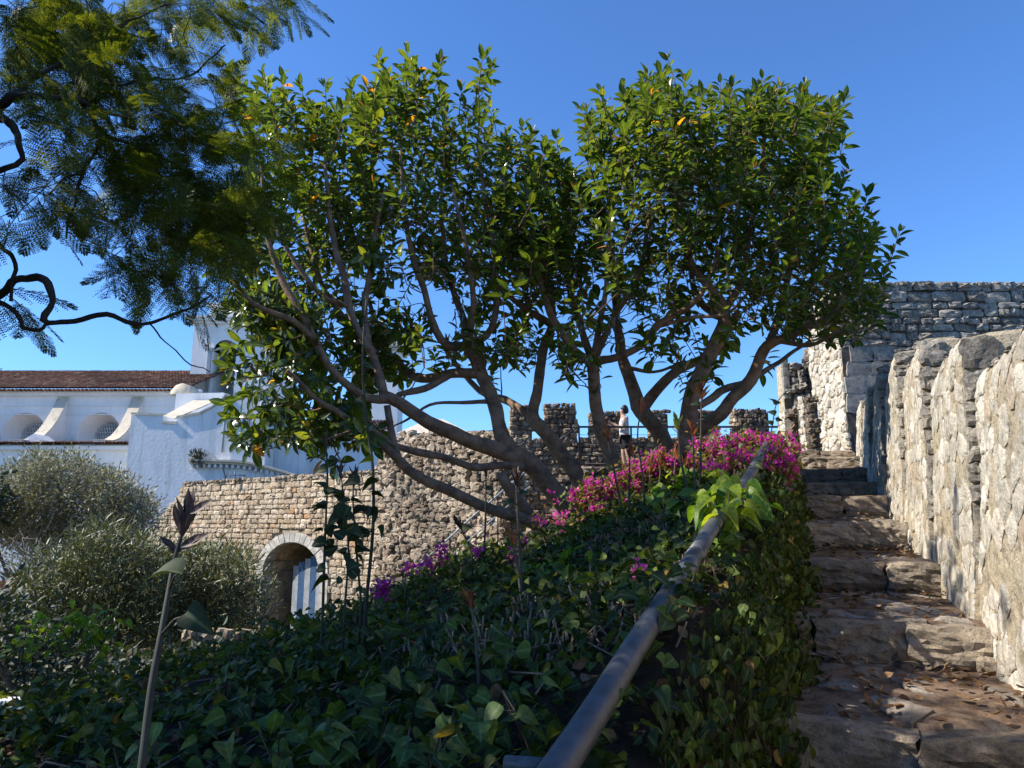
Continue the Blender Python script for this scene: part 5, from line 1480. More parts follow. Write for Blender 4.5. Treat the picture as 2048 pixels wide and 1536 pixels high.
SILR = [(1160, 215), (1200, 180), (1245, 170), (1290, 140), (1335, 115), (1370, 160), (1440, 165), (1465, 160), (1525, 155), (1610, 165), (1690, 195), (1690, 265), (1665, 285), (1690, 345), (1735, 380), (1740, 430), (1800, 460), (1785, 500), (1770, 560), (1560, 170), (1390, 180)]

def ficus(name, label, limbs, tipspec, sil, base, seed):
    rng = np.random.default_rng(seed)
    tree = thing(name, label, 'tree', base)
    mb = MB(); nodes = []
    for sp_ in limbs:
        pts, rad = limb(sp_)
        pp, rr_ = catmull(pts, rad, 0.09)
        pp = [p + np.array((nz(p[0], p[1], p[2], 2.2), nz(p[2], p[0], p[1], 2.2), nz(p[1], p[2], p[0], 2.2))) * 0.035 for p in pp]
        add_tube(mb, pp, rr_, 12, rough=0.13)
        if len(sp_) > 3:
            nodes += [(p, r_) for p, r_ in list(zip(pp, rr_))[len(pp) // 3:]]
    mb.build('trunk', M['bark'], tree)
    pos, axs, nrm, siz = [], [], [], []
    ypos, yaxs, ynrm, ysiz = [], [], [], []
    tips, stems = [], []
    cen = np.mean([P(a, b, d) for a, b, d, *_ in tipspec], axis=0)
    allspec = [(a, b, d, 0, dn, len_) for a, b, d, dn, len_ in tipspec] + [(a, b, rng.uniform(8.6, 10.4), 1, 0, 0.5) for a, b in sil]
    for a, b, d, is_sil, dn, ln in allspec:
        tip = P(a, b, d)
        if not is_sil and (shades(tip, LIT_FLOWER, 0.24) and rng.random() < 0.75) or (shades(tip, LIT_WALL, 0.25) and rng.random() < 0.9) or (shades(tip, LIT_FAR, 0.2) and rng.random() < 0.85): continue
        out = unit((tip - cen) * np.array((1, 1, 0.6)))
        g = unit(np.array((0, 0, 1.0)) * (1.0 if not dn else 0.35) + out * (0.35 if not dn else 0.8) + rng.normal(0, 0.22, 3) * (0.5 if is_sil else 1))
        Ls = ln * rng.uniform(0.8, 1.25)
        base_ = tip - g * Ls
        n = int(rng.uniform(12, 18))
        p_, a_, n_, s_ = shoot_leaves(base_, g, Ls, n, 0.235, rng, th0=1.5, th1=0.35, droop=0.35 if not dn else 0.6)
        pos += p_; axs += a_; nrm += n_; siz += s_
        ny = 3 if rng.random() < 0.75 else 2
        for q in range(ny):
            ypos.append(tip - g * 0.03); yaxs.append(unit(g + rng.normal(0, 0.28, 3))); ynrm.append(rng.normal(0, 1, 3)); ysiz.append(rng.uniform(0.07, 0.15))
        tips.append(base_); stems.append((base_, tip))
    mb = MB()
    for pts, rad in grow(nodes, tips, rng, r_tip=0.006, k_len=0.013, rmax=0.035):
        add_tube(mb, pts, rad, 6, cap=False)
    for A, B in stems:
        add_tube(mb, [A, (A + B) / 2, B], [0.007, 0.006, 0.003], 5, cap=False)
    mb.build('branches', M['twig'], tree)
    pos = np.array(pos); siz = np.array(siz); fr = frames(np.array(axs), np.array(nrm)) * siz[:, None, None]
    dep = pos[:, 1] - siz * 3
    order = np.argsort(dep)
    vis = [k for k in order if 0 < proj(pos[k])[0] < 2048 and 0 < proj(pos[k])[1] < 1536][:300]
    rest = np.setdiff1d(np.arange(len(pos)), vis)
    mb = MB()
    for q in range(3):
        ks = rest[rest % 3 == q]; mb.stamp(FIC[q], fr[ks], pos[ks])
    crown = mb.build('crown', M['ficus_leaf'], tree, kind='stuff')
    ms = []
    for q in range(3):
        me = MB().add(*FIC[q]).mesh('leaf'); me.materials.append(M['ficus_leaf']); ms.append(me)
    for k in vis:
        put(bpy.data.objects.new('leaf', ms[int(k) % 3]), crown, mat4(fr[k], pos[k]))
    mb = MB(); ysiz = np.array(ysiz)
    mb.stamp(YNG, frames(np.array(yaxs), np.array(ynrm)) * ysiz[:, None, None], np.array(ypos))
    mb.build('young_leaves', M['ficus_young'], tree, kind='stuff')
    return tree
rng = np.random.default_rng(61)
specL = [(a, b, d, 0, 0.42) for a, b, d in scatter_tips(TOPL, 510, 8.5, 11.3, rng)] + [(a, b, d, int(rng.random() < 0.4), 0.4) for a, b, d in scatter_tips(MIDL, 100, 8.4, 11.6, rng)] + [(a, b, d, 1, 0.42) for a, b, d in scatter_tips(LOWL, 66, 7.6, 8.9, rng)] + [(a, b, d, 0, 0.35) for a, b, d in scatter_tips(BACKL, 16, 10, 11.5, rng)] + [(a, b, d, 1, 0.4) for a, b, d in scatter_tips([(440, 560), (560, 540), (600, 640), (520, 700), (450, 680)], 34, 7.7, 8.7, rng)] + [(a, b, d, 1, 0.38) for a, b, d in scatter_tips([(620, 640), (800, 640), (820, 760), (700, 800)], 30, 8.6, 10, rng)] + [(a, b, d, 0, 0.4) for a, b, d in scatter_tips([(1000, 265), (1060, 255), (1110, 275), (1170, 300), (1210, 420), (1180, 560), (1040, 540), (990, 400)], 115, 8.8, 10.8, rng)]
specR = [(a, b, d, 0, 0.42) for a, b, d in scatter_tips(TOPR, 580, 8.0, 11.2, rng)] + [(a, b, d, 0, 0.42) for a, b, d in scatter_tips([(1050, 275), (1110, 262), (1180, 240), (1230, 400), (1130, 500), (1070, 420)], 60, 9.0, 10.6, rng)] + [(a, b, d, int(rng.random() < 0.4), 0.4) for a, b, d in scatter_tips(MIDR, 95, 8.6, 11.6, rng)]
ficus('ficus_tree', 'spreading glossy-leaved ficus leaning left towards the church, low limbs sweeping out', LEFT, specL, SILL, tuple(bank(*bank_uv(P(1190, 1080, 9.9)))), 71)
ficus('ficus_tree', 'dense glossy-leaved ficus with several upright trunks growing beside the bougainvillea and the keep', RIGHT, specR, SILR, tuple(bank(*bank_uv(P(1370, 1040, 10.2)))), 72)

# ------------------------------------------------------------------ jacaranda, upper left
def frond_tpl(seed, pairs=11, leaflets=8, coarse=False):
    r_ = np.random.default_rng(seed)
    V, Q = [], []
    def rach(t): return np.array((0.04 * math.sin(t * 3 + seed), t, -0.22 * t * t))
    for i in range(pairs):
        t = 0.14 + 0.84 * i / (pairs - 1)
        ln = 0.30 * math.sin(math.pi * min(0.18 + t * 0.82, 0.97)) ** 0.7 * r_.uniform(0.85, 1.1) + 0.03
        for s in (-1, 1):
            th = 1.15 - 0.45 * t + r_.uniform(-0.1, 0.1)
            d = unit(np.array((s * math.sin(th), math.cos(th), -0.25 + r_.uniform(-0.15, 0.1))))
            o = rach(t)
            side = unit(np.cross(d, (0, 0, 1.0)))
            if coarse:
                m = o + d * ln * 0.5
                b = len(V); V += [o, m - side * 0.042, o + d * ln, m + side * 0.042]; Q.append((b, b + 1, b + 2, b + 3))
                continue
            for k in range(leaflets):
                u = (k + 0.7) / leaflets
                c = o + d * ln * u + np.array((0, 0, -0.06 * u * u * ln))
                l2 = 0.068 * (1 - 0.4 * u)
                for s2 in (-1, 1):
                    e = unit(side * s2 * 0.85 + d * 0.5 + np.array((0, 0, r_.uniform(-0.25, 0.1))))
                    w = np.cross(e, (0, 0, 1.0)); w = unit(w) * l2 * 0.24
                    b = len(V); V += [c, c + e * l2 * 0.5 + w, c + e * l2, c + e * l2 * 0.5 - w]; Q.append((b, b + 1, b + 2, b + 3))
            b = len(V); w = side * 0.003; e = o + d * ln
            V += [o - w, o + w, e + w, e - w]; Q.append((b, b + 1, b + 2, b + 3))
    for i in range(6):
        a, c = rach(i / 6), rach((i + 1) / 6); w = np.array((0.0055, 0, 0))
        b = len(V); V += [a - w, a + w, c + w, c - w]; Q.append((b, b + 1, b + 2, b + 3))
    return np.array(V), np.array(Q), np.zeros((0, 3), int)
FROND = [frond_tpl(s) for s in range(4)]
FCO = frond_tpl(9, coarse=True)
JB = [
    [(-420, 760, 5.4, 150), (-330, 560, 5.2, 120), (-240, 420, 5.0, 90), (-120, 300, 4.7, 60), (-40, 240, 4.5, 40)],
    [(-240, 420, 5.0, 60), (-150, 520, 4.6, 36), (-60, 580, 4.4, 26), (0, 590, 4.3, 22), (42, 556, 4.25, 18), (92, 560, 4.2, 17), (101, 606, 4.2, 16), (88, 640, 4.2, 17), (115, 648, 4.2, 13), (165, 640, 4.2, 12), (215, 630, 4.2, 11), (250, 645, 4.2, 10), (300, 650, 4.2, 8), (350, 628, 4.2, 6), (425, 590, 4.2, 4)],
    [(-60, 590, 4.4, 14), (-10, 600, 4.3, 11), (30, 625, 4.25, 10), (45, 655, 4.2, 9), (75, 663, 4.2, 9), (95, 645, 4.2, 8)],
    [(-60, 250, 4.5, 40), (0, 212, 4.3, 26), (30, 190, 4.25, 20), (90, 192, 4.25, 17), (150, 196, 4.3, 14), (200, 218, 4.35, 9), (260, 240, 4.4, 6)],
    [(-40, 240, 4.5, 30), (15, 240, 4.2, 18), (38, 275, 4.1, 15), (40, 318, 4.1, 14), (10, 335, 4.1, 14), (-30, 360, 4.2, 14)],
    [(30, 190, 4.25, 16), (75, 150, 4.4, 12), (130, 120, 4.5, 10), (190, 80, 4.6, 8), (260, 40, 4.7, 6), (330, 10, 4.8, 5)],
    [(110, 195, 4.3, 10), (160, 160, 4.5, 8), (215, 170, 4.6, 7), (290, 160, 4.8, 6), (380, 150, 5.0, 5), (450, 90, 5.1, 4)],
    [(215, 270, 4.5, 8), (180, 320, 4.4, 8), (165, 345, 4.4, 8), (150, 400, 4.4, 6), (138, 440, 4.4, 6), (135, 475, 4.4, 5)],
    [(165, 345, 4.4, 6), (130, 360, 4.35, 5), (95, 385, 4.3, 4)],
    [(150, 196, 4.3, 9), (215, 268, 4.5, 8), (290, 300, 4.7, 7), (370, 340, 4.9, 6), (440, 400, 5.0, 5), (480, 450, 5.0, 4)],
    [(-20, 470, 4.4, 12), (12, 500, 4.3, 10), (32, 525, 4.25, 9), (28, 560, 4.25, 9), (20, 600, 4.25, 8)],
    [(300, 650, 4.2, 4), (340, 690, 4.2, 3), (380, 725, 4.2, 3), (420, 742, 4.25, 2.5)],
    [(-330, 560, 5.2, 80), (-330, 300, 5.4, 60), (-260, 60, 5.6, 44), (-120, -140, 5.8, 30), (60, -200, 5.9, 18), (260, -120, 5.8, 10), (420, -40, 5.6, 6), (540, -5, 5.5, 4)],
    [(-330, 420, 5.3, 60), (-480, 200, 5.0, 44), (-650, 20, 4.8, 30), (-760, -200, 4.7, 16)],
    [(-330, 560, 5.2, 60), (-500, 460, 4.4, 40), (-700, 420, 3.9, 26), (-900, 380, 3.6, 14)],
    [(-260, 60, 5.6, 34), (-420, -200, 5.2, 24), (-600, -420, 5.0, 14)],
    [(-240, 420, 5.0, 40), (-300, 480, 3.9, 26), (-420, 560, 3.1, 18), (-560, 640, 2.6, 10)],
]
rng = np.random.default_rng(81)
jbase = P(-420, 760, 5.4)
jac = thing('jacaranda_tree', 'feathery fern-leaved jacaranda reaching in over the church roof, dark crooked branches', 'tree', (jbase[0] - 0.2, jbase[1], GZ))
mb = MB(); nodes = []
add_tube(mb, catmull([(jbase[0] - 0.35, jbase[1] + 0.1, GZ - 0.1), (jbase[0] - 0.1, jbase[1], GZ + 2.0), jbase], [0.32, 0.27, 0.22], 0.25)[0], catmull([(0, 0, 0), (0, 0, 2), (0, 0, 4)], [0.32, 0.27, 0.22], 0.25)[1] if False else list(np.linspace(0.32, 0.25, len(catmull([(jbase[0] - 0.35, jbase[1] + 0.1, GZ - 0.1), (jbase[0] - 0.1, jbase[1], GZ + 2.0), jbase], [0.32, 0.27, 0.22], 0.25)[0]))), 14, rough=0.1)
for sp_ in JB:
    pts, rad = limb(sp_, 0.85)
    pp, rr_ = catmull(pts, rad, 0.035)                      # crooked limbs
    pp = [p + np.array((nz(p[0], p[1], p[2], 9.0), nz(p[2], p[0], p[1], 9.0), nz(p[1], p[2], p[0], 9.0))) * 0.022 for p in pp]
    add_tube(mb, pp, rr_, 9, rough=0.3)
    nodes += [(p, r_) for p, r_ in list(zip(pp, rr_))[len(pp) // 4::2]]
mb.build('trunk', M['jaca_bark'], jac)
JD1 = [(0, 0), (600, 0), (600, 40), (560, 60), (520, 60), (480, 50), (440, 80), (400, 60), (300, 110), (200, 80), (100, 90), (0, 90)]
JD2 = [(160, 90), (440, 90), (440, 170), (470, 250), (520, 330), (545, 400), (520, 440), (430, 450), (330, 440), (240, 400), (200, 330), (220, 240), (190, 180)]
JD3 = [(200, 380), (500, 420), (440, 520), (400, 540), (330, 520), (220, 480)]
JD4 = [(0, 90), (180, 100), (200, 200), (140, 230), (0, 200)]
JD5 = [(0, 360), (100, 370), (230, 430), (220, 470), (110, 480), (0, 480)]
JD6 = [(40, 240), (190, 260), (200, 330), (120, 330)]
JD7 = [(200, 520), (430, 540), (420, 610), (300, 610), (230, 580)]
JD8 = [(0, 600), (60, 610), (60, 650), (0, 650)]
tips = []
for poly, n, d0, d1 in ((JD1, 230, 4.4, 5.8), (JD2, 225, 4.3, 5.4), (JD3, 85, 4.3, 5.2), (JD4, 75, 4.2, 5.4), (JD5, 44, 4.0, 5.0), (JD6, 26, 4.1, 5.0), (JD7, 34, 4.15, 4.5), (JD8, 6, 4.1, 4.5), ([(380, 400), (560, 400), (540, 500), (450, 580), (380, 560)], 40, 4.5, 5.3)):
    tips += [P(a, b - 30, rng.uniform(d0, d1)) for a, b in sample_poly(poly, n, rng)]
tips = [t for t in tips if not ((shades(t + np.array((0.08, 0, -0.08)), LIT_WALL, 0.25) and rng.random() < 0.3) or (shades(t, LIT_STEP, 0.16) and rng.random() < 0.6))]
ax, nr, sz = [], [], []
for t in tips:
    ax.append(unit(np.array((0.45, 0.0, -0.35)) + rng.normal(0, 0.55, 3))); nr.append(np.array((0, 0, 1.0)) + rng.normal(0, 0.45, 3)); sz.append(rng.uniform(0.26, 0.42))
mb = MB()
for pts, rad in grow(nodes, tips, rng, r_tip=0.003, k_len=0.006, bend=-0.2, up_pen=0.0, rmax=0.012): add_tube(mb, pts, rad, 5, cap=False)
fr = frames(np.array(ax), np.array(nr)) * np.array(sz)[:, None, None]
fm = []
for q in range(4):
    me = MB().add(*FROND[q]).mesh('frond', smooth=False); me.materials.append(M['jaca_leaf']); fm.append(me)
jord = np.argsort([t[1] for t in tips])
for k in jord[:300]:
    put(bpy.data.objects.new('frond', fm[k % 4]), jac, mat4(fr[k], tips[k]))
mbf = MB()
for q in range(4):
    ks = [k for k in jord[300:] if k % 4 == q]; mbf.stamp(FROND[q], fr[ks], [tips[k] for k in ks])
mbf.build('inner_fronds', M['jaca_leaf'], jac, smooth=False, kind='stuff')
# unseen rest of the crown, filled out to shade the bank
off = []
for _ in range(2400):
    a = rng.uniform(-1150, -20); b = rng.uniform(-520, 640)
    off.append(P(a, b, rng.uniform(2.6, 6.2)))
for _ in range(900):  # nearer fronds added out of view to deepen the shade on the ivy
    off.append(P(rng.uniform(-1500, -250), rng.uniform(-500, 500), rng.uniform(1.5, 2.9)))
for _ in range(200):
    off.append(P(rng.uniform(-20, 420), rng.uniform(-330, -30), rng.uniform(4.6, 6.2)))
off = [p for p in off if (proj(p)[0] < -0.56 * F / p[1] - 20 or proj(p)[1] < -0.6 * F / p[1]) and not (shades(p, LIT_WALL, 0.34) and rng.random() < 0.95) and not (shades(p, LIT_STEP, 0.2) and rng.random() < 0.8) and not (shades(p, LIT_FLOWER, 0.3) and rng.random() < 0.8)]
off = np.array(off)
for pts, rad in grow(nodes, off[::12], rng, r_tip=0.004, k_len=0.007, bend=-0.1, up_pen=0.0, rmax=0.02): add_tube(mb, pts, rad, 4, cap=False)
mb.build('twigs', M['jaca_bark'], jac, kind='stuff')
axo = unit(np.array((0.2, 0, -0.3))) + rng.normal(0, 0.6, (len(off), 3)); nro = np.array((0, 0, 1.0)) + rng.normal(0, 0.4, (len(off), 3))
mb = MB(); mb.stamp(FCO, frames(axo, nro) * rng.uniform(0.34, 0.52, len(off))[:, None, None], off)
mb.build('outer_crown', M['jaca_leaf'], jac, smooth=False, kind='stuff')

# ------------------------------------------------------------------ ivy over the bank
rng = np.random.default_rng(91)
ivy = thing('ivy_cover', 'dark heart-leaved ivy smothering the bank under the pipe', 'ivy', tuple(bank(2.0, 1.0)))
pos, axs, nrm, siz = [], [], [], []
def add_leaf(p, a, n, s): pos.append(p); axs.append(a); nrm.append(n); siz.append(s)
for _ in range(36000):
    u = rng.uniform(-1.6, 9.5); v = rng.uniform(-0.12, 6.2)
    if u > 6 and rng.random() < 0.5: continue
    near = max(0.0, 1 - (u + v * 0.5) / 6)
    h = abs(rng.normal(0, 0.07)) + 0.02
    clump = nz(u * 1.2, v * 1.2, 4.0)
    if clump < -0.25 and rng.random() < 0.6: continue
    p = bank(u, v, h + 0.12 * max(0, clump))
    e = 0.06
    g = np.array((-(bank_z(u + e, v) - bank_z(u - e, v)) / (2 * e) * hs_[0] - (bank_z(u, v + e) - bank_z(u, v - e)) / (2 * e) * hn_[0], -(bank_z(u + e, v) - bank_z(u - e, v)) / (2 * e) * hs_[1] - (bank_z(u, v + e) - bank_z(u, v - e)) / (2 * e) * hn_[1], 1.0))
    n = unit(g) + rng.normal(0, 0.55, 3)
    a = rng.normal(0, 1, 3); a[2] = -0.25
    add_leaf(p, a, n, rng.uniform(0.028, 0.064) * (1 + 0.35 * near))
for _ in range(13000):                                     # curtain hanging beside the steps
    u = rng.uniform(-1.4, 9.0); w = rng.random() ** 0.8
    v = -0.08 - 0.34 * w + rng.normal(0, 0.04) - 0.11 * max(0, nz(u * 1.6, w * 2.2, 6.0)) - 0.05 * nz(u * 5, w * 5, 2.0)
    p = bank(u, -0.1 - 0.26 * w + edge_v(u), 0); v += edge_v(u); q = PA + hs_ * u + hn_ * v
    p = np.array((q[0], q[1], p[2] + rng.uniform(-0.03, 0.06))) - hn_ * 0.05
    n = -hn_ * 0.9 + np.array((0, 0, 0.45)) + rng.normal(0, 0.55, 3)
    a = np.array((0, 0, -1.0)) + rng.normal(0, 0.45, 3)
    add_leaf(p, a, n, rng.uniform(0.022, 0.062))
pos = np.array(pos); siz = np.array(siz); fr = frames(np.array(axs), np.array(nrm)) * siz[:, None, None]
pr = np.array([proj(p) for p in pos])
score = np.where((pr[:, 2] > 0.4) & (pr[:, 0] > 0) & (pr[:, 0] < 2048) & (pr[:, 1] < 1536), siz / np.maximum(pr[:, 2], 0.4), 0)
keep_k = np.argsort(-score)[:300]
near_bad = (pr[:, 2] < 0.9)
rest = np.setdiff1d(np.where(~near_bad)[0], keep_k)
mb = MB()
for q in range(3):
    ks = rest[rest % 3 == q]; mb.stamp(HEART[q], fr[ks], pos[ks])
fol = mb.build('foliage', M['ivy_leaf'], ivy, kind='stuff')
ms = []
for q in range(3):
    me = MB().add(*HEART[q]).mesh('leaf'); me.materials.append(M['ivy_leaf']); ms.append(me)
for k in keep_k:
    if not near_bad[k]: put(bpy.data.objects.new('leaf', ms[int(k) % 3]), ivy, mat4(fr[k], pos[k]))
mb = MB()                                                  # clipped woody stubs standing in the ivy
for _ in range(3200):
    u = rng.uniform(-1.0, 5.5); v = abs(rng.normal(0, 1.1)) - 0.05
    if nz(u * 0.9, v * 0.9, 9.0) < -0.1: continue
    p = bank(u, v, -0.05); d = unit(np.array((0, 0, 1.0)) + rng.normal(0, 0.35, 3)); ln = rng.uniform(0.07, 0.2); r_ = rng.uniform(0.0035, 0.008)
    if proj(p)[2] < 1.0: continue
    add_tube(mb, [p, p + d * ln * 0.5 + rng.normal(0, 0.006, 3), p + d * ln], [r_, r_ * 0.9, r_ * 0.8], 5)
for _ in range(240):                                       # bare runners
    u = rng.uniform(-0.6, 6); v = rng.uniform(-0.35, 3)
    pts = []
    for k in range(6):
        pts.append(bank(u, v, 0.03 + 0.05 * math.sin(k * 1.3))); u += rng.normal(0.06, 0.08); v += rng.normal(-0.02, 0.08)
    if min(proj(q)[2] for q in pts) < 1.0: continue
    add_tube(mb, pts, [0.005, 0.005, 0.0045, 0.004, 0.003, 0.002], 5)
mb.build('woody_stems', M['stub'], ivy, kind='stuff')
dp = [bank(rng.uniform(-1, 7), rng.uniform(-0.1, 3.5), rng.uniform(0.0, 0.07)) for _ in range(2600)]
dp = np.array([p for p in dp if proj(p)[2] > 1.2])
mb = MB(); mb.stamp(DRY, frames(rng.normal(0, 1, dp.shape), np.array((0, 0, 0.6)) + rng.normal(0, 0.6, dp.shape)) * rng.uniform(0.03, 0.07, len(dp))[:, None, None], dp)
mb.build('dead_leaves', M['dry_leaf'], ivy, kind='stuff')

# ------------------------------------------------------------------ big lime-green vine leaves over the pipe
rng = np.random.default_rng(95)
def vine(label, spots, mat, seed, size, lift=(0.05, 0.25), spread=1.0):
    r_ = np.random.default_rng(seed)
    t = thing('leafy_vine', label, 'vine', tuple(spots[0][0]))
    pos, axs, nrm, siz = [], [], [], []
    mb = MB()
    for c, n, rad in spots:
        for _ in range(n):
            p = c + r_.normal(0, rad, 3) * np.array((1, 1, 0.45)) + np.array((0, 0, r_.uniform(*lift)))
            pos.append(p); a = r_.normal(0, 1, 3); a[2] = -0.35; axs.append(a); nrm.append(np.array((-0.25, -0.3, 1.0)) + r_.normal(0, 0.3, 3)); siz.append(r_.uniform(*size))
            if r_.random() < 0.35: add_tube(mb, [p - np.array((0, 0, 0.01)), (p + c) / 2 + r_.normal(0, 0.03, 3), c - np.array((0, 0, 0.1))], [0.002, 0.003, 0.003], 4, cap=False)
    mb.build('stems', M['green_stem'], t)
    fr = frames(np.array(axs), np.array(nrm)) * np.array(siz)[:, None, None]
    me = MB().add(*HEART[0]).mesh('leaf'); me.materials.append(mat)
    for k in range(min(len(pos), 150)): put(bpy.data.objects.new('leaf', me), t, mat4(fr[k], pos[k]))
    if len(pos) > 150:
        mb = MB(); mb.stamp(HEART[1], fr[150:], pos[150:]); mb.build('foliage', mat, t, kind='stuff')
def on_bank(px, py, h=0.0):
    hb = hit_bank(px, py)
    return (hb[0] if hb else P(px, py, 7.0)) + np.array((0, 0, h))
vine('lime-green big-leaved vine draped over the pipe below the magenta flowers', [(on_bank(1440, 1000), 34, 0.08), (on_bank(1390, 985), 34, 0.1), (on_bank(1345, 1010), 18, 0.09), (on_bank(1425, 1040), 28, 0.08), (P(1485, 1065, 4.6), 14, 0.06), (on_bank(1370, 1045), 18, 0.09), (P(1455, 1110, 4.2), 12, 0.05), (ptp(0.43) - np.array((0, 0, 0.05)), 14, 0.06), (ptp(0.465) - np.array((0, 0, 0.04)), 18, 0.07), (ptp(0.51) - np.array((0, 0, 0.04)), 12, 0.06), (on_bank(1310, 1040), 10, 0.08)], M['lime_leaf'], 96, (0.08, 0.15), (0.04, 0.16))
vine('bright green vine leaves in a loose patch on the ivy between bank crest and pipe', [(on_bank(1085, 1170), 9, 0.08), (on_bank(1150, 1160), 9, 0.09), (on_bank(1190, 1185), 7, 0.07)], M['lime_leaf'], 97, (0.07, 0.12), (0.03, 0.12))
vine('backlit lime sprays of round leaves at the left edge of the bank', [(P(85, 1268, 4.6), 22, 0.09), (P(130, 1282, 4.6), 28, 0.08), (P(150, 1255, 4.6), 14, 0.05), (P(205, 1255, 4.6), 18, 0.05), (P(180, 1292, 4.6), 20, 0.07), (P(45, 1295, 4.6), 14, 0.08)], M['lime_leaf'], 98, (0.045, 0.075), (-0.05, 0.1))
vine('pale green heart leaves catching light at the foot of the bank', [(P(640, 1500, 2.3), 5, 0.05), (P(700, 1490, 2.3), 6, 0.06), (P(560, 1480, 2.5), 5, 0.06), (P(860, 1470, 2.3), 6, 0.07), (P(1060, 1430, 2.3), 6, 0.05), (P(930, 1500, 2.1), 5, 0.05), (P(760, 1450, 2.6), 3, 0.05), (P(250, 1500, 2.4), 6, 0.07)], M['mid_leaf'], 99, (0.05, 0.085), (0.0, 0.05))

# ------------------------------------------------------------------ bougainvillea
def bougainvillea(label, spots, seed, leaf_frac=0.5, group=None):
    """spots: (centre, number of flower clusters, radius)"""
    r_ = np.random.default_rng(seed)
    t = thing('bougainvillea', label, 'bougainvillea', tuple(np.asarray(spots[0][0]) - np.array((0, 0, 0.1))), group)
    bp, ba, bn, bs = [], [], [], []; lp, la, ln_, ls = [], [], [], []
    mb = MB()
    for c, n, rad in spots:
        c = np.asarray(c)
        heads = []
        for _ in range(max(1, n // 5)):                    # arching sprays, flowers along their outer half
            d = r_.normal(0, 1, 3); d[2] = abs(d[2]) * 0.45
            e = c + d * rad * 0.75; a0 = c + r_.normal(0, 0.3, 3) * rad - np.array((0, 0, 0.12))
            mid = (a0 + e) / 2 + np.array((0, 0, rad * 0.5))
            add_tube(mb, [a0, (a0 + mid * 2 + e) / 4 + r_.normal(0, 0.01, 3), e], [0.005, 0.004, 0.002], 4, cap=False)
            for _k in range(5):
                s = r_.uniform(0.35, 1.0)
                heads.append((1 - s) ** 2 * a0 + 2 * s * (1 - s) * mid + s * s * e + r_.normal(0, 0.02, 3))
        for p in heads[:n]:
            for _k in range(int(r_.integers(4, 9))):
                q = p + r_.normal(0, 0.02, 3)
                o = unit(r_.normal(0, 1, 3) + np.array((0, -0.2, 0.5)))
                bp.append(q); ba.append(o); bn.append(r_.normal(0, 1, 3)); bs.append(r_.uniform(0.026, 0.048))
            if r_.random() < leaf_frac:
                for _k in range(6):
                    q = p + r_.normal(0, 0.05, 3) - np.array((0, 0, 0.01)); a = r_.normal(0, 1, 3)
                    lp.append(q); la.append(a); ln_.append(np.array((0, 0, 1.0)) + r_.normal(0, 0.4, 3)); ls.append(r_.uniform(0.035, 0.06))
    MBb = MB(); MBb.stamp(BRACT, frames(np.array(ba), np.array(bn)) * np.array(bs)[:, None, None], np.array(bp))
    MBb.build('flowers', M['bract'], t, kind='stuff')
    if lp:
        MBl = MB(); MBl.stamp(OVAL, frames(np.array(la), np.array(ln_)) * np.array(ls)[:, None, None], np.array(lp)); MBl.build('foliage', M['boug_leaf'], t, kind='stuff')
    if mb.n: mb.build('stems', M['green_stem'], t)
rng = np.random.default_rng(101)
spots = []
BG = [(1165, 985), (1250, 920), (1330, 900), (1400, 872), (1480, 862), (1530, 872), (1520, 930), (1480, 965), (1380, 960), (1290, 985), (1220, 1035), (1165, 1040)]
for a, b in sample_poly(BG, 90, rng):
    t = (a - 1150) / 400
    hb = hit_bank(a, b + 8, 10.5)
    spots.append(((hb[0] + np.array((0, -0.15, 0.06))) if hb else P(a, b + 26, 7.4), 24, 0.19))
bougainvillea('big bank of magenta bougainvillea in bloom between the ficus trunks and the pipe', spots, 102, 0.9)
bougainvillea('magenta bougainvillea spilling over the far side of the pipe towards the steps', [(P(1560, 890, 7.0), 40, 0.14), (P(1545, 930, 6.6), 40, 0.13), (P(1570, 940, 6.6), 34, 0.1), (P(1575, 975, 6.3), 12, 0.06), (P(1530, 1000, 6.0), 10, 0.06), (P(1525, 1035, 5.6), 12, 0.05), (P(1540, 1065, 5.5), 8, 0.04), (P(1560, 905, 6.9), 30, 0.12)], 103, 0.5)
bougainvillea('purple bougainvillea cluster in shade below the rubble wall', [(P(870, 1108, 5.6), 13, 0.08), (P(850, 1125, 5.6), 6, 0.06), (P(945, 1092, 5.8), 5, 0.05), (P(1010, 1107, 5.8), 4, 0.05)], 104, 0.6)
bougainvillea('small purple bougainvillea cluster against the foot of the arched wall', [(P(770, 1168, 5.0), 12, 0.055), (P(760, 1182, 5.0), 8, 0.05), (P(812, 1132, 5.2), 4, 0.03)], 105, 0.5)
bougainvillea('scattered purple bougainvillea under the lowest ficus limb', [(P(1050, 1072, 6.6), 4, 0.06), (P(1085, 1050, 7.0), 6, 0.10), (P(1125, 1055, 7.0), 8, 0.08), (P(1105, 1035, 7.2), 5, 0.12)], 106, 0.5)
bougainvillea('lone pink bougainvillea sprig in the ivy close to the pipe', [(P(1272, 1136, 3.6), 5, 0.025), (P(1328, 1146, 3.6), 3, 0.02)], 107, 0.2)

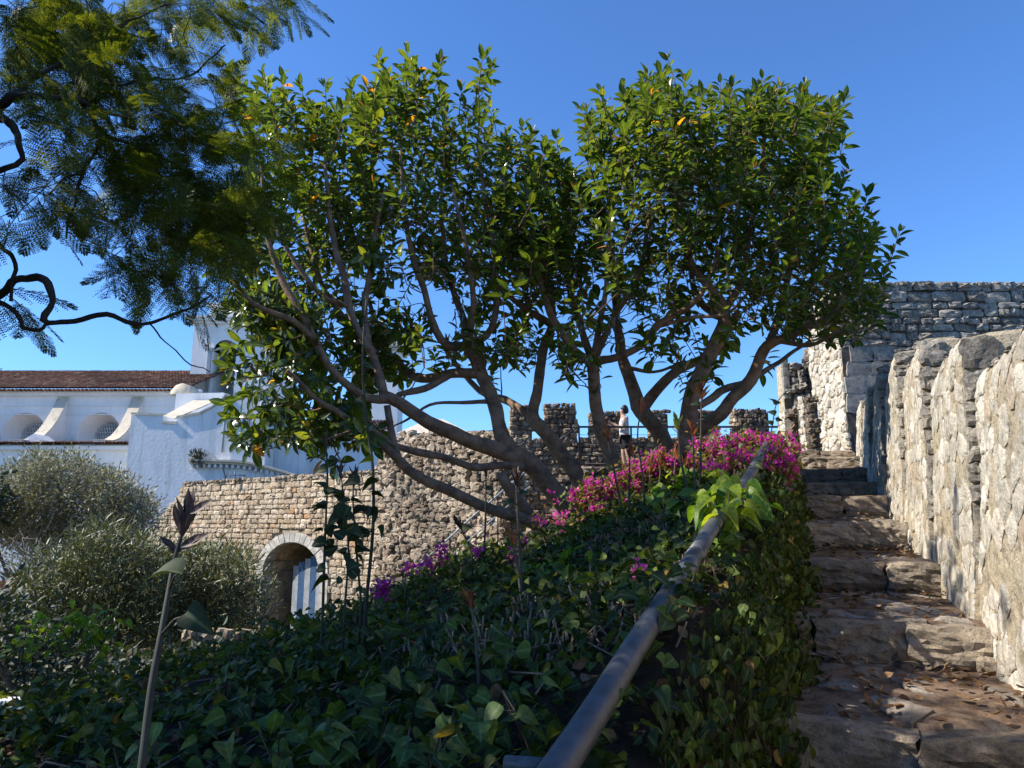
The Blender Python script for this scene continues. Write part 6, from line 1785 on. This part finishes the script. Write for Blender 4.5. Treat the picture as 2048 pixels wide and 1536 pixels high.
# ------------------------------------------------------------------ upright budding stalks
def stalk(label, path, d, w, bud=None, budmat='bud', budsize=0.1, leaves=(), leafsize=0.1, stem='green_stem', thorns=0, seed=0, nbud=11, auto=0):
    r_ = np.random.default_rng(500 + seed)
    pts = [P(a, b, d + 0.03 * i) for i, (a, b) in enumerate(path)]
    rad = np.linspace(w, w * 0.5, len(path)) / 2 / F * d * 0.82
    base = pts[0]
    t = thing('budding_stalk', label, 'plant stalk', tuple(base))
    mb = MB(); pp, rr_ = catmull(pts, list(rad), 0.06 if d > 2 else 0.03)
    down = [base - np.array((0, 0, 0.35))]
    add_tube(mb, down + pp, [rr_[0]] + rr_, 7, rough=0.08)
    for _ in range(thorns):
        k = int(r_.integers(2, len(pp) - 1)); o = unit(r_.normal(0, 1, 3) * np.array((1, 0.4, 0.1)))
        add_tube(mb, [pp[k], pp[k] + o * 0.022 + np.array((0, 0, 0.004)), pp[k] + o * 0.04 + np.array((0, 0, -0.004))], [0.004, 0.003, 0.0008], 4)
    mb.build('stem', M[stem], t)
    if bud:
        tip = pts[-1]; g = unit(pts[-1] - pts[-2])
        P_, A_, N_, S_ = [], [], [], []
        for k in range(nbud):
            th = r_.uniform(0.05, 0.85); an = 2.4 * k
            a = unit(np.cross(g, (0.2, 0.9, 0.1))); b = np.cross(g, a)
            ax_ = g * math.cos(th) + (a * math.cos(an) + b * math.sin(an)) * math.sin(th)
            P_.append(tip - g * budsize * r_.uniform(-0.1, 0.6)); A_.append(ax_); N_.append(g); S_.append(budsize * r_.uniform(0.55, 1.0))
        mb = MB(); mb.stamp(leaf_tpl([(0, 0.03), (0.25, 0.13), (0.6, 0.15), (1, 0.01)], 0.6, -0.12), frames(np.array(A_), np.array(N_)) * np.array(S_)[:, None, None], P_)
        mb.build('bud', M[budmat], t)
    leaves = list(leaves)
    for q in range(auto):                                   # leaves at the nodes
        a, b, _z = proj(pp[int(len(pp) * (0.25 + 0.6 * q / max(auto, 1)))])
        sd = 1 if q % 2 else -1
        leaves.append((a + sd * r_.uniform(9, 20), b + r_.uniform(-8, 10), r_.uniform(0.035, 0.075), (0.3 if sd > 0 else 2.85) + r_.uniform(-0.9, 0.5)))
    me = None
    for px, py, s, ang in leaves:
        q = P(px, py, d)
        j = int(np.argmin([np.linalg.norm(p - q) for p in pp]))
        a = q - pp[j]
        axis = unit(np.array((math.cos(ang), r_.uniform(-0.3, 0.3), math.sin(ang))))
        if me is None:
            me = MB().add(*HEART[1]).mesh('leaf'); me.materials.append(M['stalk_leaf'])
        fr_ = frames(axis[None], (np.array((0, -0.6, 0.8)) + r_.normal(0, 0.5, 3))[None])[0] * s
        lf = bpy.data.objects.new('leaf', me); put(lf, t, mat4(fr_, q - axis * s * 0.5))
        m2 = MB(); add_tube(m2, [pp[j], (pp[j] + q - axis * s * 0.5) / 2 + np.array((0, 0, 0.01)), q - axis * s * 0.5], [rr_[j] * 0.5, rr_[j] * 0.4, rr_[j] * 0.3], 5)
        m2.build('leaf_stalk', M[stem], t)
stalk('tall shaggy stalk with a dark red bud, standing alone in front of the oleander', [(283, 1540), (302, 1380), (322, 1270), (338, 1180), (350, 1115), (372, 1040)], 1.35, 19, True, 'dark_bud', 0.07, [(328, 1140, 0.055, 2.9), (398, 1245, 0.055, 5.8)], stem='dark_stem', seed=1, nbud=20)
t_ = bpy.data.objects['budding_stalk']
mb = MB()
P_, A_, S_ = [], [], []
for px, py, ang, s in ((400, 1080, 0.35, 0.062), (385, 1085, 0.6, 0.05), (333, 1085, 2.6, 0.04), (345, 1095, 2.2, 0.03), (410, 1012, 0.5, 0.05), (352, 1025, 1.9, 0.04)):
    q = P(px, py, 1.48); a = np.array((math.cos(ang), 0.1, math.sin(ang))); P_.append(q - a * s * 0.6); A_.append(a); S_.append(s)
mb.stamp(leaf_tpl([(0, 0.05), (0.2, 0.14), (0.5, 0.17), (0.75, 0.11), (1, 0.01)], 0.5, -0.2), frames(np.array(A_), np.tile((0.2, -0.9, 0.5), (len(P_), 1))) * np.array(S_)[:, None, None], P_)
mb.build('young_leaf', M['dark_bud'], t_)
LV = lambda pts, s: [(a, b, s, 2.8 if k % 2 else 0.2) for k, (a, b) in enumerate(pts)]
stalk('slender dark stalk with withered tip beside the archway', [(646, 1215), (650, 1080), (655, 960), (652, 885)], 3.6, 7, True, 'dark_bud', 0.07, [(643, 913, 0.05, 3.0), (670, 918, 0.05, .3), (640, 940, 0.06, 3.1), (636, 1010, 0.07, 2.8), (660, 1065, 0.06, 5.4), (633, 1060, 0.05, 3.0), (635, 1165, 0.09, 3.4), (660, 1090, 0.05, 5.0)], stem='dark_stem', seed=2, auto=8)
stalk('thin stalk with a pointed red-brown bud between two leafier stalks', [(690, 1210), (697, 1100), (688, 1000), (681, 945)], 3.5, 6, True, 'dark_bud', 0.07, [(672, 985, 0.07, 2.5), (685, 1040, 0.12, 4.3), (663, 1043, 0.06, 3.6), (690, 1110, 0.05, 3), (705, 1055, 0.07, 0.4)], stem='dark_stem', seed=3, auto=7)
stalk('dark stalk with a bushy bud in front of the rubble wall', [(722, 1200), (712, 1090), (706, 1000), (708, 955)], 3.7, 6, True, 'dark_bud', 0.085, [(698, 965, 0.09, 3.0), (725, 1018, 0.08, .6), (735, 1025, 0.07, 5.5), (722, 1060, 0.08, .7), (730, 1100, 0.08, .4), (705, 1075, 0.07, 4.2), (763, 1065, 0.06, 5.4)], stem='dark_stem', seed=4, auto=9)
stalk('very long thorny shoot rising past the ficus branches', [(732, 1210), (746, 1060), (746, 940), (737, 870), (727, 780), (726, 690), (733, 600)], 3.8, 9, False, leaves=[(737, 967, 0.09, 3.3), (748, 1035, 0.09, 5.3), (730, 1022, 0.08, 3.2)], stem='dark_stem', thorns=12, seed=5, auto=6)
stalk('straight dark stalk with a dark bud in front of the pale cut limb', [(1046, 1260), (1042, 1150), (1036, 1040), (1032, 955)], 4.0, 10, True, 'dark_bud', 0.1, [(1015, 1005, 0.06, 2.8), (1050, 985, .05, .5)], seed=6)
stalk('pale branching stalk with a frayed orange bud', [(1044, 1262), (1040, 1170), (1030, 1110), (1020, 1075)], 3.9, 9, True, 'bud', 0.11, seed=7)
stalk('short stalk with a shaggy reddish bud amid the ivy', [(958, 1350), (950, 1260), (940, 1205)], 2.9, 9, True, 'bud', 0.075, nbud=22, seed=8)
stalk('small dark bud stalk over the purple flowers', [(945, 1110), (930, 1075), (918, 1050)], 5.6, 5, True, 'dark_bud', 0.1, [(935, 1055, .07, .3)], stem='dark_stem', seed=9)
stalk('thin dark stalk crossing the lowest ficus limb', [(968, 1110), (971, 1040), (972, 950)], 5.8, 6, True, 'dark_bud', 0.07, [(980, 978, .06, .2), (985, 995, .06, 5.5)], stem='dark_stem', seed=10)
stalk('leaning stalk with a coral red tip before the left trunk of the upright ficus', [(1262, 1090), (1240, 1000), (1225, 925), (1214, 872)], 6.0, 7, True, 'bud', 0.12, nbud=18, seed=11)
stalk('stalk tipped with pale orange leaves in front of the person', [(1290, 1050), (1286, 960), (1275, 870), (1284, 815)], 6.2, 6, True, 'bud', 0.13, nbud=16, seed=12)
stalk('tall straight stalk with a rosy bud near the right trunk', [(1398, 1000), (1401, 920), (1402, 840), (1403, 785)], 6.3, 6, True, 'bud', 0.14, [(1390, 808, .07, 2.7), (1412, 830, .05, .2)], nbud=18, seed=13)
stalk('bowed dark stalk ending in yellow-orange leaves', [(1394, 1098), (1378, 1000), (1362, 920), (1355, 850)], 5.4, 9, True, 'ficus_young', 0.12, stem='dark_stem', nbud=14, seed=14)
stalk('pale stalk with a fringed orange bud between its taller neighbours', [(1392, 1005), (1388, 930), (1385, 862)], 6.0, 7, True, 'bud', 0.12, nbud=16, seed=15)
stalk('dark bare stalk with drooping orange leaflets over the flowers', [(1264, 1085), (1258, 1000), (1260, 905)], 5.9, 6, True, 'bud', 0.12, stem='dark_stem', nbud=14, seed=16)
for k, (a, b, lab) in enumerate(((1320, 925, 'rust-coloured leaf tuft among the magenta flowers below the right trunk'), (1365, 920, 'rust-coloured leaf tuft next to the tall rosy stalk'), (1300, 935, 'rust-coloured leaf tuft nearest the person'), (1350, 905, 'rust leaf tuft standing highest above the flowers'))):
    stalk(lab, [(a - 3, b + 60), (a, b + 25), (a + 2, b)], 7.0, 5, True, 'bud', 0.15, nbud=18, seed=20 + k)
stalk('wiry arching sprig with small dark leaves at the pipe end', [(1535, 900), (1545, 850), (1552, 810), (1570, 785), (1590, 765)], 7.6, 3.5, False, leaves=[(1545, 800, .08, 2), (1556, 805, .08, .5), (1543, 825, .08, 2.6), (1560, 840, .07, .3), (1538, 845, .08, 2.4), (1550, 870, .07, .4), (1575, 790, .06, .2)], stem='dark_stem', seed=30)

# ------------------------------------------------------------------ lower garden: olive, oleanders, shrubs
def cloud_shrub(name, label, cat, poly, d0, d1, nclump, per, size, mat, tpl, seed, clump_r, ground, upright=0.5, stem='grey_bark', trunk_px=None):
    r_ = np.random.default_rng(seed)
    cs = [P(a, b, r_.uniform(d0, d1)) for a, b in sample_poly(poly, nclump, r_)]
    cen = np.mean(cs, axis=0)
    base = np.array((cen[0], cen[1], ground))
    t = thing(name, label, cat, tuple(base))
    mb = MB(); nodes = []
    for k in range(6):
        tip = cs[k * len(cs) // 6]; b = base + np.array((r_.normal(0, 0.25), r_.normal(0, 0.2), 0))
        pp, rr_ = catmull([b, b + (tip - b) * 0.45 + r_.normal(0, 0.15, 3), tip], [0.09, 0.06, 0.02], 0.3)
        add_tube(mb, pp, rr_, 7, rough=0.1); nodes += list(zip(pp, rr_))[1:]
    for pts, rad in grow(nodes, cs, r_, r_tip=0.006, k_len=0.012, rmax=0.03): add_tube(mb, pts, rad, 4, cap=False)
    mb.build('trunk', M[stem], t)
    pos, axs, nrm, siz = [], [], [], []
    for c in cs:
        n = int(per * r_.uniform(0.6, 1.4))
        d = r_.normal(0, 1, (n, 3)) * clump_r * np.array((1, 1, 0.8))
        a = d / (np.linalg.norm(d, axis=1, keepdims=True) + 1e-6) + np.array((0, 0, upright)) + r_.normal(0, 0.5, (n, 3))
        pos.append(c + d); axs.append(a); nrm.append(np.array((0, -0.2, 1.0)) + r_.normal(0, 0.6, (n, 3))); siz.append(r_.uniform(size[0], size[1], n))
    pos = np.concatenate(pos); axs = np.concatenate(axs); nrm = np.concatenate(nrm); siz = np.concatenate(siz)
    mb = MB(); mb.stamp(tpl, frames(axs, nrm) * siz[:, None, None], pos)
    mb.build('crown', M[mat], t, kind='stuff')
    return t
OLI = [(5, 960), (40, 925), (90, 910), (140, 905), (170, 925), (190, 945), (225, 950), (265, 970), (300, 1005), (310, 1040), (280, 1070), (200, 1085), (90, 1090), (-60, 1090), (-80, 980)]
cloud_shrub('olive_tree', 'silvery grey-green olive tree in front of the church aisle', 'tree', OLI, 21, 25, 420, 95, (0.12, 0.2), 'olive_leaf', SMALL, 201, 0.2, GZ, 0.3)
OL1 = [(30, 1155), (90, 1120), (150, 1090), (180, 1065), (225, 1055), (270, 1075), (310, 1090), (330, 1150), (330, 1290), (240, 1300), (120, 1260), (60, 1200)]
OL2 = [(320, 1110), (360, 1090), (420, 1100), (470, 1100), (510, 1150), (525, 1200), (520, 1260), (430, 1280), (330, 1290)]
cloud_shrub('oleander', 'bushy oleander with narrow grey-green leaves at the foot of the olive tree', 'shrub', OL1, 12.5, 15.5, 420, 44, (0.11, 0.19), 'oleander_leaf', LANCE, 202, 0.16, GZ, 0.7)
cloud_shrub('oleander', 'oleander with narrow leaves growing against the arched wall', 'shrub', OL2, 13.5, 16.5, 300, 44, (0.11, 0.19), 'oleander_leaf', LANCE, 203, 0.16, GZ, 0.7)
cloud_shrub('dark_shrub', 'dark shapeless evergreen shrub behind the lime sprays', 'shrub', [(-120, 1200), (40, 1190), (120, 1270), (260, 1330), (400, 1310), (520, 1290), (560, 1340), (300, 1420), (-120, 1420)], 9.5, 13, 150, 60, (0.07, 0.13), 'shrub_leaf', OVAL, 204, 0.24, GZ, 0.3)
cloud_shrub('dark_shrub', 'nearly black evergreen shrub at the edge of the olive tree', 'shrub', [(-150, 960), (-20, 960), (2, 990), (0, 1030), (-150, 1040)], 19, 21, 60, 60, (0.1, 0.18), 'shrub_leaf', OVAL, 205, 0.25, GZ, 0.3)
# bare grey bush
rng = np.random.default_rng(210)
bb = thing('bare_bush', 'leafless grey bush with tangled pale twigs below the olive tree', 'shrub', tuple(P(60, 1160, 17)))
mb = MB()
for k in range(26):
    a = P(rng.uniform(20, 90), 1165, 17 + rng.uniform(-.5, .5)); tip = P(rng.uniform(-20, 180), rng.uniform(1060, 1130), 17 + rng.uniform(-.8, .8))
    c = (a + tip) / 2 + rng.normal(0, 0.15, 3)
    pp, rr_ = catmull([a, c, tip], [0.022, 0.014, 0.005], 0.15); add_tube(mb, pp, rr_, 5)
    for q in range(3):
        s = pp[int(rng.integers(len(pp) // 3, len(pp)))]; e = s + rng.normal(0, 0.22, 3) + np.array((0, 0, 0.15))
        add_tube(mb, [s, (s + e) / 2 + rng.normal(0, 0.03, 3), e], [0.009, 0.006, 0.003], 4)
mb.build('twigs', M['grey_bark'], bb, kind='stuff')
# low brick planter, tan rock, white fragments seen through the leaves
bk = thing('brick_planter', 'low red brick planter at the foot of the bare bush', 'planter', tuple(P(0, 1200, 16)))
a = P(-40, 1184, 16); b_ = P(26, 1184, 16)
for r_ in range(3):
    for k in range(5):
        x0 = a[0] + 0.24 * k + (0.12 if r_ % 2 else 0)
        MB().box(x0, x0 + 0.225, 16, 16.11, a[2] + 0.08 * r_, a[2] + 0.08 * r_ + 0.07).build('brick', M['brick'], bk, smooth=False)
MB().box(a[0] - .05, a[0] + 1.4, 15.97, 16.3, a[2] - 0.06, a[2] - 0.004).build('ledge', M['cope'], bk, smooth=False)
MB().box(a[0], a[0] + 1.3, 16.12, 16.5, a[2] - 1.6, a[2] + 0.2).build('core', M['vault'], bk, smooth=False)
tw = thing('tan_garden_wall', 'low tan stone wall glimpsed below the oleander', 'wall', tuple(P(430, 1330, 11)))
c = P(430, 1340, 11)
MB().box(c[0] - 0.35, c[0] + 0.3, 11, 11.4, GZ, c[2] + 0.42).build('core', M['arch_mortar'], tw, smooth=False)
rg = np.random.default_rng(220)
lay(tw, to_stones(courses(-0.35, 0.3, c[2] - 0.4, c[2] + 0.42, (0.12, 0.2), (0.15, 0.35), lambda u, v: True, rg, 0.02), (c[0], 11, 0), (1, 0, 0), (0, -1, 0), 0.02, (0.05, 0.1), rg, rot=0.1), TPL_STONE, M['vault'], 60)
ww = thing('white_garden_wall', 'low whitewashed wall showing through gaps in the ivy', 'wall', tuple(P(40, 1400, 8.6)))
c = P(40, 1402, 8.6); MB().box(c[0] - 0.7, c[0] + 0.1, 8.6, 8.8, GZ, c[2]).build('panel', M['white'], ww, smooth=False)
# norfolk pine, only its tips reach into view
np_ = thing('norfolk_pine', 'dark tiered conifer whose branch tips stand beside the church roof', 'tree', tuple(np.array((xat(-55, 720, 58), 58, GZ))))
mb = MB(); xx = xat(-55, 720, 58); add_tube(mb, [(xx, 58, GZ), (xx, 58, zat(690, 58)), (xx, 58, zat(640, 58))], [0.3, 0.12, 0.03], 8); mb.build('trunk', M['jaca_bark'], np_)
mb = MB(); rg = np.random.default_rng(230)
pos, axs = [], []
for k in range(14):
    z = zat(650 + k * 12, 58); Lb = 0.6 + 0.16 * k
    for q in range(7):
        an = q * 0.9 + k * 0.4; d = np.array((math.cos(an), math.sin(an), 0.25))
        for s in np.linspace(0.1, 1, 18):
            for w in range(4): pos.append(np.array((xx, 58, z)) + d * Lb * s); axs.append(unit(d + rg.normal(0, 0.7, 3)))
axs = np.array(axs); mb.stamp(SMALL, frames(axs, rg.normal(0, 1, axs.shape)) * rg.uniform(0.18, 0.32, len(axs))[:, None, None], np.array(pos)); mb.build('crown', M['shrub_leaf'], np_, kind='stuff')
# tuft growing on the ledge of the annexe
tf = cloud_shrub('ledge_tuft', 'small dark weed sprouting on the curved white ledge', 'plant', [(384, 905), (404, 905), (404, 920), (384, 920)], 37.5, 37.8, 8, 40, (0.12, 0.25), 'shrub_leaf', SMALL, 231, 0.12, zat(924, 37.7), 0.8)

GROUPS = {'budding_stalk': 'budding stalks rising from the ivy bank', 'bougainvillea': 'bougainvillea along the bank', 'leafy_vine': 'vines in the ivy', 'oleander': 'oleanders in the lower garden', 'ficus_tree': 'ficus trees on the bank', 'dark_shrub': 'dark shrubs in the lower garden', 'stone_pier': 'piers at the head of the steps'}
for o in scene.objects:
    if o.parent is None and o.name.split('.')[0] in GROUPS: o['group'] = GROUPS[o.name.split('.')[0]]
